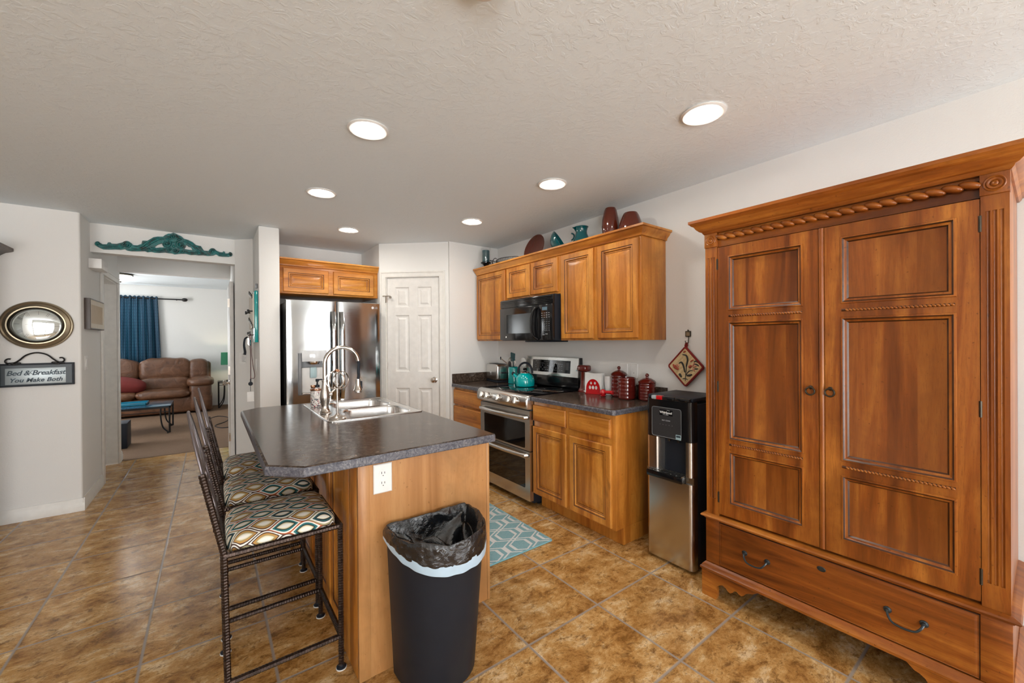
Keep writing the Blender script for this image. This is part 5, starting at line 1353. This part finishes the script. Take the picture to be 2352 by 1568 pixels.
MB().tube([pp(a, b, .006) for a, b in rrect(-.0945, .0945, -.0945, .0945, .012, 4)], .0085, 8, True).build('binding', M['redcloth'], t)
MB().tube([pp(-.094, .094, .006), V(2.680, 1.541, 1.325), V(2.680, 1.536, 1.343), V(2.684, 1.532, 1.345), V(2.684, 1.530, 1.325), pp(-.088, .098, .004)], .006, 8).build('hanging_loop', M['redcloth'], t)

# ------------------------------------------------------------------ clock wall
WY = 4.76
t = thing('wall_clock', 'oval bronze-framed clock with a domed glass on the left wall', 'clock', (-1.085, WY, 1.33))
oc_ = V(-1.085, WY-.0008, 1.515); SX, SZ = 1.0, .95
def oval(prof, seg=56):
    rows = []
    for r, h, k in prof: rows.append([oc_+V(r*math.cos(2*PI*i/seg), -h, (r-k)*math.sin(2*PI*i/seg)) for i in range(seg)])
    return rows
MB().grid(oval([(.196, 0, .010), (.197, .012, .010), (.192, .020, .010), (.186, .022, .010), (.178, .016, .011), (.160, .024, .012), (.158, .030, .012), (.150, .030, .012), (.147, .022, .012)]), closev=True).build('frame', M['bronze'], t)
MB().grid(oval([(.1475, .021, .012), (.146, .036, .011), (.139, .040, .010), (.133, .032, .009), (.131, .010, .009)]), closev=True).build('inner_ring', M['bronzed'], t)
mb = MB(); r_ = oval([(.133, .008, .009), (.132, .009, .009)]); mb.grid(r_, closev=True); mb.face(mb.vs(r_[-1])); mb.build('dial', M['dialface'], t)
mb = MB()
for k in range(12):
    a = PI/2-2*PI*k/12; c = oc_+V(.105*math.cos(a), -.0092, .095*math.sin(a)); d = V(math.cos(a), 0, math.sin(a)); w = V(-math.sin(a), 0, math.cos(a))
    for q in (-.008, 0, .008)[:1+k % 3]: mb.prism([(-.014, q-.0016), (.014, q-.0016), (.014, q+.0016), (-.014, q+.0016)], lambda a_, b_, t_: c+d*a_+w*b_-Y*t_, .0004)
mb.build('numerals', M['pewter'], t)
mb = MB()
for a, ln in ((.42, .085), (3.05, .062)):
    d = V(math.cos(a), 0, math.sin(a)); w = V(-math.sin(a), 0, math.cos(a)); mb.prism([(-.012, -.002), (ln, -.0012), (ln, .0012), (-.012, .002)], lambda a_, b_, t_: oc_+V(0, -.0115, 0)+d*a_+w*b_-Y*t_, .0008)
mb.lathe([(.005, 0), (0, .003)], oc_-Y*.0125, -Y, 12); mb.build('hands', M['pewter'], t)
rows = [oval([(.134*math.cos(q), .012+.012*math.sin(q), .009*math.cos(q))])[0] for q in [PI/2*i/8 for i in range(8)]]
mb = MB().grid(rows, closev=True); mb.face(mb.vs(rows[-1])); mb.build('glass', M['clockglass'], t, sharp=80)

t = thing('hanging_sign', 'slate-framed lettered sign on a scrolled iron bracket below the oval clock', 'sign', (-1.085, WY, 1.035))
sx0, sx1, sz0, sz1 = -1.284, -.887, 1.040, 1.218
MB().panel((sx0, WY-.0006, sz0), X, Z, -Y, sx1-sx0, sz1-sz0, [(0, 0, M['blackmatte']), (0, .020, M['blackmatte']), (.002, .022, M['blackmatte']), (.010, .022, M['blackmatte']), (.013, .015, M['slate'])]).build('board', None, t, sharp=20)
pl = MB().box(-1.249, -.934, WY-.0185, WY-.0155, 1.058, 1.182, bev=.001).build('metal_plate', M['signplate'], t)
mb = MB(); pn_ = V(0, -1, 0)
add_text(mb, 'Bed & Breakfast', .052, (-1.0905, WY-.0187, 1.143), X, Z, pn_, shear=.28, bold=.0009, space=.92); add_text(mb, 'You Make Both', .043, (-1.0915, WY-.0187, 1.088), X, Z, pn_, shear=.30, bold=.0012, space=1.02)
for q in ((-1.222, 1.145, .014), (-1.108, 1.148, .012)): mb.tube(arc((q[0], WY-.0192, q[1]), q[2], .6, 4.6, 12, X, Z), .0016, 5)
mb.build('lettering', M['ink'], pl)
mb = MB(); yb = WY-.020
mb.tube(spline([(-1.23, yb, 1.222), (-1.20, yb, 1.226), (-1.175, yb, 1.245), (-1.14, yb, 1.283), (-1.088, yb, 1.300), (-1.035, yb, 1.284), (-.998, yb, 1.246), (-.972, yb, 1.224), (-.945, yb, 1.222)], 5), .0055, 8)
mb.tube(arc((-1.228, yb, 1.238), .018, -1.9, -5.2, 12, X, Z), .0055, 8); mb.tube(arc((-.958, yb, 1.240), .018, -1.2, 2.1, 12, X, Z), .0055, 8)
for cx_, s in ((-1.215, 1), (-.962, -1)):
    for k in range(5): mb.superell((cx_+.012*k*s-.012*s, yb-.003, 1.216+.005*math.sin(k*2)), (.013, .006, .008), .8, .8, 6, 10)
mb.build('scroll_bracket', M['blackmetal'], t)

t = thing('hutch', 'edge of a dark wooden hutch cut off at the left side of the picture', 'hutch', (-1.75, 4.55, 0))
MB().box(-2.20, -1.298, 4.37, WY-.002, .10, 2.02, bev=.003).build('carcass', M['darkwood'], t)
mb = MB(); HP = [(0, 0), (.02, .0), (.03, .02), (.055, .04), (.085, .05), (.095, .056), (.095, .078), (0, .078)]
crown_sweep(mb, [(V(-2.20, 4.37, 2.021), V(-1, -1, 0)), (V(-1.298, 4.37, 2.021), V(1, -1, 0)), (V(-1.298, WY-.002, 2.021), X)], HP); mb.build('crown', M['darkwood'], t, sharp=25)
mb = MB().box(-2.22, -1.287, 4.35, WY-.002, .0008, .099, bev=.004); mb.build('plinth', M['slate'], t)
for a, b in ((-2.18, -1.76), (-1.74, -1.32)): MB().panel((a, 4.3695, .15), X, Z, -Y, b-a, .80, raised(b-a, .8)[:0]+[(0, 0, M['darkwood']), (0, .018, M['darkwood']), (.05, .018, M['darkwood']), (.06, .008, M['darkwood'])]).build('door', None, t)
# hall left wall things
outlet('white switch plate on the left passage wall below the small picture', (-.85, 4.90, 1.205), Y, X, .075, .118, kind='switch')
t = thing('picture_frame', 'small dark-edged sepia picture on the left passage wall', 'picture', (-.85, 5.14, 1.50))
MB().panel((-.8495, 4.865, 1.492), Y, Z, X, .545, .262, [(0, 0, M['darkwood']), (0, .036, M['darkwood']), (.003, .038, M['darkwood']), (.010, .038, M['darkwood']), (.012, .034, M['mat']), (.05, .034, M['mat']), (.052, .0335, M['art'])]).build('frame', None, t, sharp=20)
solo(MB().box(-.8495, -.765, 5.02, 5.30, 2.030, 2.115, bev=.004), 'door_chime', M['white'], 'white door chime box high on the left passage wall', 'door chime')

# carved ornament above the passage
t = thing('wall_ornament', 'carved teal pediment ornament on the wall above the passage opening', 'wall decor', (-.317, 5.10, 2.2))
def om(px, py, d=0):
    x = -.854+(px-35)*(1.053/2170); zc = 2.44-(py-75)*.000585
    zc = 2.438-((py-(75+(px-35)*.1135))/6.533)*.00376*1.0
    return V(x, 5.0994-d, zc)
def mirror(l): return l
outl = [(115, 395), (130, 375), (160, 372), (190, 395), (215, 412), (270, 412), (285, 382), (315, 380), (335, 402), (400, 405), (450, 390), (500, 376), (560, 372), (600, 392), (630, 425), (690, 428), (745, 405), (758, 352), (800, 352), (845, 358), (870, 330), (920, 295), (985, 283), (1060, 284), (1090, 258), (1140, 232), (1180, 232), (1215, 214), (1255, 230), (1290, 250), (1340, 275), (1380, 318), (1450, 335), (1520, 375), (1570, 425), (1650, 440), (1668, 470), (1700, 520), (1775, 525), (1800, 495), (1850, 487), (1900, 515), (1950, 548), (2010, 553), (2030, 530), (2050, 545), (2060, 572), (2110, 570), (2135, 545), (2165, 555), (2178, 585), (2150, 622), (2110, 632), (2020, 628), (1950, 618), (1900, 585), (1850, 605), (1770, 610), (1690, 598), (1610, 598), (1560, 590), (1480, 590), (1410, 570), (1340, 568), (1290, 570), (1235, 578), (1190, 560), (1140, 555), (1090, 545), (1000, 550), (930, 545), (880, 530), (830, 538), (790, 520), (700, 522), (600, 520), (540, 508), (510, 485), (450, 495), (380, 490), (300, 492), (220, 488), (170, 465), (130, 435)]
h1 = [(930, 455), (985, 412), (1040, 392), (1055, 430), (1075, 462), (1010, 462), (960, 472)]
h2 = [(1380, 490), (1402, 455), (1415, 412), (1450, 450), (1490, 458), (1515, 512), (1470, 505)]
MB().sheet(outl, [h1, h2], om, .020).build('backing', M['patina'], t, sharp=40)
mb = MB()
def scr(cx_, cy_, r0, turns, s, a0=0, w=.009):
    pts = []; n = 26
    for i in range(n+1):
        q = i/n; r = r0*(1-q*.82); a = a0+s*q*turns*2*PI; pts.append(om(cx_+r*math.cos(a), cy_+r*math.sin(a), .022))
    mb.tube(pts, w, 7, rf=lambda u: 1-.4*u); mb.superell(om(cx_, cy_, .024), (w*1.3, w*1.2, w*1.3), 1, 1, 8, 12)
def vine(pts, w=.009): mb.tube([om(p.x, p.y, .021) for p in spline([(a, b, 0) for a, b in pts], 6)], w, 7, rf=lambda u: .55+.45*math.sin(PI*u))
scr(1115, 400, 62, 1.4, 1, -.9, .010); scr(1330, 420, 62, 1.4, -1, PI+.9, .010); scr(545, 425, 62, 1.3, 1, PI, .009); scr(1835, 535, 50, 1.3, -1, 0, .009)
scr(155, 400, 34, 1.1, 1, 1.5, .008); scr(2140, 585, 34, 1.1, -1, 1.5, .008); scr(1245, 515, 40, 1.2, 1, 0, .008); scr(1150, 505, 34, 1.2, -1, 0, .007); scr(1340, 530, 34, 1.2, 1, 0, .007); scr(850, 490, 36, 1.1, 1, 0, .007); scr(1590, 560, 34, 1.1, -1, 0, .007)
for q in ([(180, 420), (300, 440), (420, 435), (490, 400)], [(200, 470), (330, 462), (440, 470), (500, 445)], [(600, 470), (700, 490), (800, 450), (900, 380), (1000, 330), (1080, 320)], [(640, 440), (740, 450), (800, 400), (900, 330), (1000, 300)], [(560, 500), (680, 508), (800, 500), (900, 510), (1010, 530), (1100, 500)], [(880, 460), (950, 490), (1040, 500), (1110, 480)], [(1370, 360), (1450, 390), (1530, 440), (1610, 520), (1700, 560)], [(1400, 340), (1500, 400), (1580, 450), (1650, 480)], [(1380, 520), (1450, 560), (1540, 560), (1640, 570), (1750, 590)], [(1880, 560), (1960, 590), (2040, 600), (2110, 590)], [(1900, 530), (1980, 570), (2060, 585)]): vine(q)
for k in range(7):
    a = -PI/2+(k-3)*.36; c = (1222, 375); vine([(c[0], c[1]), (c[0]+70*math.cos(a), c[1]+70*math.sin(a)), (c[0]+138*math.cos(a), c[1]+125*math.sin(a))], .011)
mb.superell(om(1222, 445, .024), (.012, .010, .012), 1, 1, 8, 12)
mb.build('scrollwork', M['patina'], t, sharp=80)

# key rack and lanyards on the stub wall
t = thing('key_rack', 'teal painted board with dark knobs on the side of the stub wall', 'rack', (.35, 4.55, 1.37))
MB().box(.327, .3565, 4.405, 4.90, 1.368, 1.848, bev=.006).build('board', M['teal'], t)
mb = MB().box(.316, .3265, 4.43, 4.88, 1.50, 1.82, bev=.003); mb.build('photo_panel', M['mat'], t)
mb = MB()
for i in range(9): mb.superell((.312, 4.44+i*.05, 1.52+.27*(i % 2)+.01*i), (.006, .022, .02), .8, .8, 6, 10)
mb.build('carved_trim', M['bronzed'], t)
for y in (4.44, 4.72): MB().lathe([(.006, 0), (.006, .02), (.016, .032), (.014, .044), (0, .046)], (.315, y, 1.658), -X, 14).build('knob', M['blackmetal'], t)
for y in (4.45, 4.60, 4.75): MB().tube([V(.326, y, 1.44), V(.300, y, 1.435), V(.292, y, 1.45), V(.294, y, 1.47)], .004, 7).build('hook', M['blackmetal'], t)
t = thing('lanyard', 'plum woven lanyard with a white badge hanging from the teal rack', 'lanyard', (.296, 4.45, .82))
mb = MB().tube(spline([(.296, 4.446, 1.448), (.290, 4.445, 1.40), (.296, 4.444, 1.25), (.295, 4.444, 1.03)], 6), .0075, 8, squash=.45); mb.build('strap', M['strap'], t)
mb = MB().tube(spline([(.300, 4.452, 1.448), (.303, 4.448, 1.30), (.312, 4.446, 1.17), (.326, 4.446, 1.07), (.322, 4.446, 1.035), (.300, 4.445, 1.035)], 6), .0028, 7); mb.build('cord', M['strap'], t)
mb = MB().lathe([(.0, -.008), (.017, -.007), (.019, 0), (.017, .007), (0, .008)], (.294, 4.444, .985), Y, 20).cyl((.294, 4.444, 1.0), (.295, 4.444, 1.03), .005, 8).cyl((.294, 4.444, .915), (.294, 4.444, .97), .0018, 6); mb.build('badge_reel', M['blackmatte'], t)
MB().box(.266, .320, 4.441, 4.4425, .820, .910, bev=.0005).build('badge_card', M['paper'], t)
t = thing('keys', 'bunch of black and teal keys and fobs hanging from the teal rack', 'keys', (.285, 4.60, 1.25))
mb = MB().tube(arc((.292, 4.60, 1.425), .016, 0, 2*PI, 16, X, Z)[:-1], .0018, 6, True)
for k in range(3): mb.prism([(-.006, -.06), (.006, -.06), (.006, 0), (-.006, 0)], lambda a, b, d: V(.288+a+k*.006, 4.594+.004*k+d, 1.41+b-.006*k), .002)
mb.build('ring', M['nickel'], t)
MB().superell((.305, 4.602, 1.365), (.009, .012, .030), .6, .6, 8, 14).build('teal_fob', M['turq'], t)
MB().tube(spline([(.284, 4.598, 1.42), (.262, 4.60, 1.40), (.255, 4.60, 1.34), (.262, 4.60, 1.28), (.258, 4.60, 1.25)], 6), .010, 8, rf=lambda s: .7+.5*s).build('black_strap', M['blackmatte'], t)
t = thing('paper_tag', 'printed white paper tag pinned on the angled wall behind the lanyard', 'paper tag', (.30, 5.0, 1.15))
q0 = V(.272, 5.0245, 1.20); qu = V(.148, -.14, 0).normalized(); qn = V(-qu.y, qu.x, 0)*-1
qn = V(-.69, -.73, 0).normalized()
MB().prism([(-.045, -.05), (.028, -.05), (.028, .062), (-.045, .062)], lambda a, b, d: q0+qu*a+Z*b+qn*(.001+d), .001).build('sheet', M['paper'], t)
mb = MB()
for k in range(7): mb.prism([(-.015, .045-.013*k), (.024-.004*(k % 3), .045-.013*k), (.024-.004*(k % 3), .049-.013*k), (-.015, .049-.013*k)], lambda a, b, d: q0+qu*a+Z*b+qn*(.0022+d), .0003)
mb.build('print_lines', M['midgrey'], t)
outlet('white light switch on the side of the stub wall under the teal rack', (.357, 4.60, 1.15), -Y, -X, .075, .118, kind='switch')
solo(MB().box(.336, .3565, 4.42, 4.455, 1.872, 1.915, bev=.002), 'door_sensor', M['midgrey'], 'small grey sensor on the stub wall above the teal rack', 'sensor')

# ------------------------------------------------------------------ living room
t = thing('sofa', 'brown leather sofa against the far living room wall', 'sofa', (-1.25, 10.35, .004))
LE = M['leather']; zf = .0046
MB().box(-2.50, .02, 9.96, 10.74, zf+.03, .34, bev=.05, seg=4).build('base', LE, t)
def pillow(parent, name, c, a, e1=.42, e2=.42, wr=0, mat=LE):
    def fn(p):
        k = wr*math.sin(p.x*26+p.z*18)*math.sin(p.z*14+1.3); return V(p.x, p.y-abs(k)*.0+k*.5, p.z+k*.4)
    return MB().superell(c, a, e1, e2, 20, 40, fn=fn if wr else None).build(name, mat, parent, sharp=80)
for x0, x1 in ((-2.12, -1.10), (-1.10, -.33)):
    cx_ = (x0+x1)/2; w = (x1-x0)/2
    pillow(t, 'seat_cushion', (cx_, 10.20, .40), (w+.01, .33, .085), .5, .35, .012)
    pillow(t, 'back_cushion', (cx_, 10.53, .835), (w+.012, .18, .235), .5, .40, .022)
    pillow(t, 'lumbar_cushion', (cx_, 10.47, .565), (w+.005, .17, .15), .55, .42, .014)
    pillow(t, 'front_roll', (cx_, 9.965, .405), (w+.01, .075, .065), .7, .35, .006)
pillow(t, 'wing', (-.205, 10.56, .80), (.165, .20, .235), .5, .5, .012)
for sx, nm in ((-.165, 'arm'), (-2.30, 'arm')):
    MB().superell((sx, 10.27, .36), (.175, .36, .34), .35, .35, 18, 32).build(nm, LE, t, sharp=80)
    pillow(t, 'arm_pad', (sx, 10.20, .595), (.215, .36, .085), .6, .5, .014)
MB().box(-2.40, .0, 10.60, 10.74, .2, .98, bev=.06, seg=4).build('back_frame', LE, t)
pl_ = MB().superell((0, 0, 0), (.34, .17, .125), .75, .8, 18, 30, rot=Matrix.Rotation(.22, 3, 'Y') @ Matrix.Rotation(.35, 3, 'X'))
for v in pl_.bm.verts: v.co += V(-1.30, 10.12, .615)
solo(pl_, 'throw_pillow', plain('red_pillow_cloth', (.13, .010, .007), .8), 'dark red throw pillow lying on the brown sofa', 'pillow', sharp=80)

t = thing('coffee_table', 'black metal coffee table with blue glass top before the sofa', 'coffee table', (-1.1, 8.35, .004))
tx0, tx1, ty0, ty1 = -1.75, -.495, 7.99, 8.68
MB().box(tx0, tx1, ty0, ty1, .412, .422, bev=.003).build('glass_top', M['blueglass'], t)
mb = MB().box(tx0, tx1, ty0, ty0+.018, .385, .4115).box(tx0, tx1, ty1-.018, ty1, .385, .4115).box(tx0, tx0+.018, ty0, ty1, .385, .4115).box(tx1-.018, tx1, ty0, ty1, .385, .4115)
mb.box(tx0+.02, tx1-.02, ty0+.004, ty0+.014, .330, .340).box(tx0+.02, tx1-.02, ty1-.014, ty1-.004, .330, .340).box(tx0+.4, tx0+.41, ty0+.004, ty0+.014, .335, .39)
mb.build('frame', M['blackmetal'], t)
for x, s in ((tx1-.012, -1), (tx0+.012, 1)):
    for y, sy in ((ty0+.010, 1), (ty1-.010, -1)):
        MB().tube([V(x, y, .40), V(x, y, .014), V(x+s*.03, y, .012)], .012, 8).tube(spline([(x+s*.10, y, .385), (x+s*.10, y, .24), (x+s*.075, y, .10), (x+s*.01, y, .016)], 5), .010, 8).build('leg', M['blackmetal'], t)
t = thing('serving_tray', 'blue lacquer tray on the coffee table', 'tray', (-1.03, 8.35, .4225))
mb = MB().box(-1.36, -.79, 8.44, 8.62, .4228, .428)
for a in ((-1.36, -1.352, 8.24, 8.62), (-.798, -.79, 8.24, 8.62), (-1.36, -.79, 8.24, 8.248), (-1.36, -.79, 8.612, 8.62)): mb.box(*a, .4228, .455)
mb.box(-1.36, -.79, 8.24, 8.44, .4228, .428); mb.build('tray', M['tray'], t)
MB().box(-1.02, -.86, 8.32, 8.50, .4285, .4315).build('black_piece', M['blackmatte'], t)  # black piece lying flat on the tray

t = thing('end_table', 'black metal end table beside the sofa under the green lamp', 'end table', (.32, 10.5, .004))
ex0, ex1, ey0, ey1 = .115, .56, 10.28, 10.72
MB().box(ex0, ex1, ey0, ey1, .535, .553, bev=.003).build('top', M['blackmetal'], t)
for x, s in ((ex0+.012, 1), (ex1-.012, -1)):
    for y in (ey0+.012, ey1-.012):
        MB().tube([V(x, y, .535), V(x, y, .014)], .012, 8).tube(spline([(x+s*.10, y, .535), (x+s*.10, y, .33), (x+s*.08, y, .15), (x+s*.01, y, .02)], 5), .009, 8).build('leg', M['blackmetal'], t)
mb = MB().box(ex0, ex1, ey0+.008, ey0+.02, .48, .49).box(ex0, ex1, ey1-.02, ey1-.008, .48, .49); mb.build('rail', M['blackmetal'], t)
t = thing('table_lamp', 'lamp with a square green shade on the end table', 'lamp', (.335, 10.5, .5535))
MB().lathe([(.07, .0005), (.07, .02), (.02, .035), (.03, .12), (.045, .2), (.02, .30), (.008, .31), (.008, .42), (0, .42)], (.335, 10.5, .5535), Z, 24).build('base', M['bronzed'], t)
mb = MB(); rows = []
for k, z in ((.165, .90), (.160, 1.155), (.156, 1.155), (.161, .90)): rows.append([V(.335+a*k, 10.5+b*k, z) for a, b in ((-1, -1), (1, -1), (1, 1), (-1, 1))])
mb.grid(rows, closeu=True, closev=True); mb.build('shade', M['shade'], t)
MB().superell((.335, 10.5, 1.03), (.03, .03, .045), 1, 1, 10, 14).build('bulb', emit('lit_bulb', (1, .8, .55), 60), t)

t = thing('curtain_rod', 'dark curtain rod with an oval finial on the living room wall', 'curtain rod', (-1.6, 10.83, 2.25))
mb = MB().cyl((-2.75, 10.82, 2.262), (-.50, 10.82, 2.262), .013, 12); mb.build('rod', M['blackmetal'], t)
MB().lathe([(.012, 0), (.022, .004), (.012, .010), (.012, .016), (.034, .050), (.038, .075), (.03, .105), (.01, .122), (0, .124)], (-.50, 10.82, 2.262), X, 16).build('finial', M['blackmetal'], t)
MB().tube([V(-.56, 10.82, 2.262), V(-.56, 10.86, 2.255), V(-.56, 10.899, 2.255)], .009, 8).build('bracket', M['blackmetal'], t)
rows = []
random.seed(5)
for j in range(13):
    z = 2.30-(2.30-.60)*j/12; r = []
    for i in range(91):
        u = i/90; spread = 1+.06*(j/12)
        x = -.85-(.62*(1-u))*1.0*spread+.06*(j/12)*u; am = .018+.020*min(1, j/5)
        r.append(V(x, 10.82-am*math.sin(u*41+.25*math.sin(j*.5))-am*.5*math.sin(u*77+1+j*.06), z+(.012*math.sin(u*60) if j == 0 else 0)))
    rows.append(r)
solo(MB().grid(rows), 'curtain', M['curtain'], 'blue dotted curtain panel hanging over the living room window', 'curtain', sharp=80)
solo(MB().box(-1.20, -.876, 7.17, 7.50, .005, .33, bev=.004), 'speaker', M['blackmatte'], 'black box speaker on the carpet just past the passage', 'speaker')
t = thing('ceiling_light', 'lit glass dome ceiling light in the living room', 'ceiling light', (-1.20, 9.30, 2.53))
MB().lathe([(.16, -.001), (.165, -.03), (.15, -.035), (0, -.035)], (-1.20, 9.30, 2.53), Z, 32).build('pan', M['bronzed'], t)
MB().lathe([(0, -.125), (.06, -.12), (.115, -.095), (.145, -.06), (.15, -.036), (0, -.036)], (-1.20, 9.30, 2.53), Z, 32).build('dome', M['dome'], t)
MB().lathe([(0, -.15), (.012, -.145), (.016, -.13), (.01, -.122), (0, -.122)], (-1.20, 9.30, 2.53), Z, 14).build('finial', M['bronzed'], t)
solo(MB().tube(spline([(-.03, 9.0, .010), (.1, 9.2, .010), (.25, 8.9, .010), (.2, 8.5, .010), (.05, 8.2, .010), (.15, 7.9, .010), (.4, 8.0, .010)], 8), .006, 6), 'cable', M['blackmatte'], 'black cable lying on the brown carpet beyond the passage', 'cable')
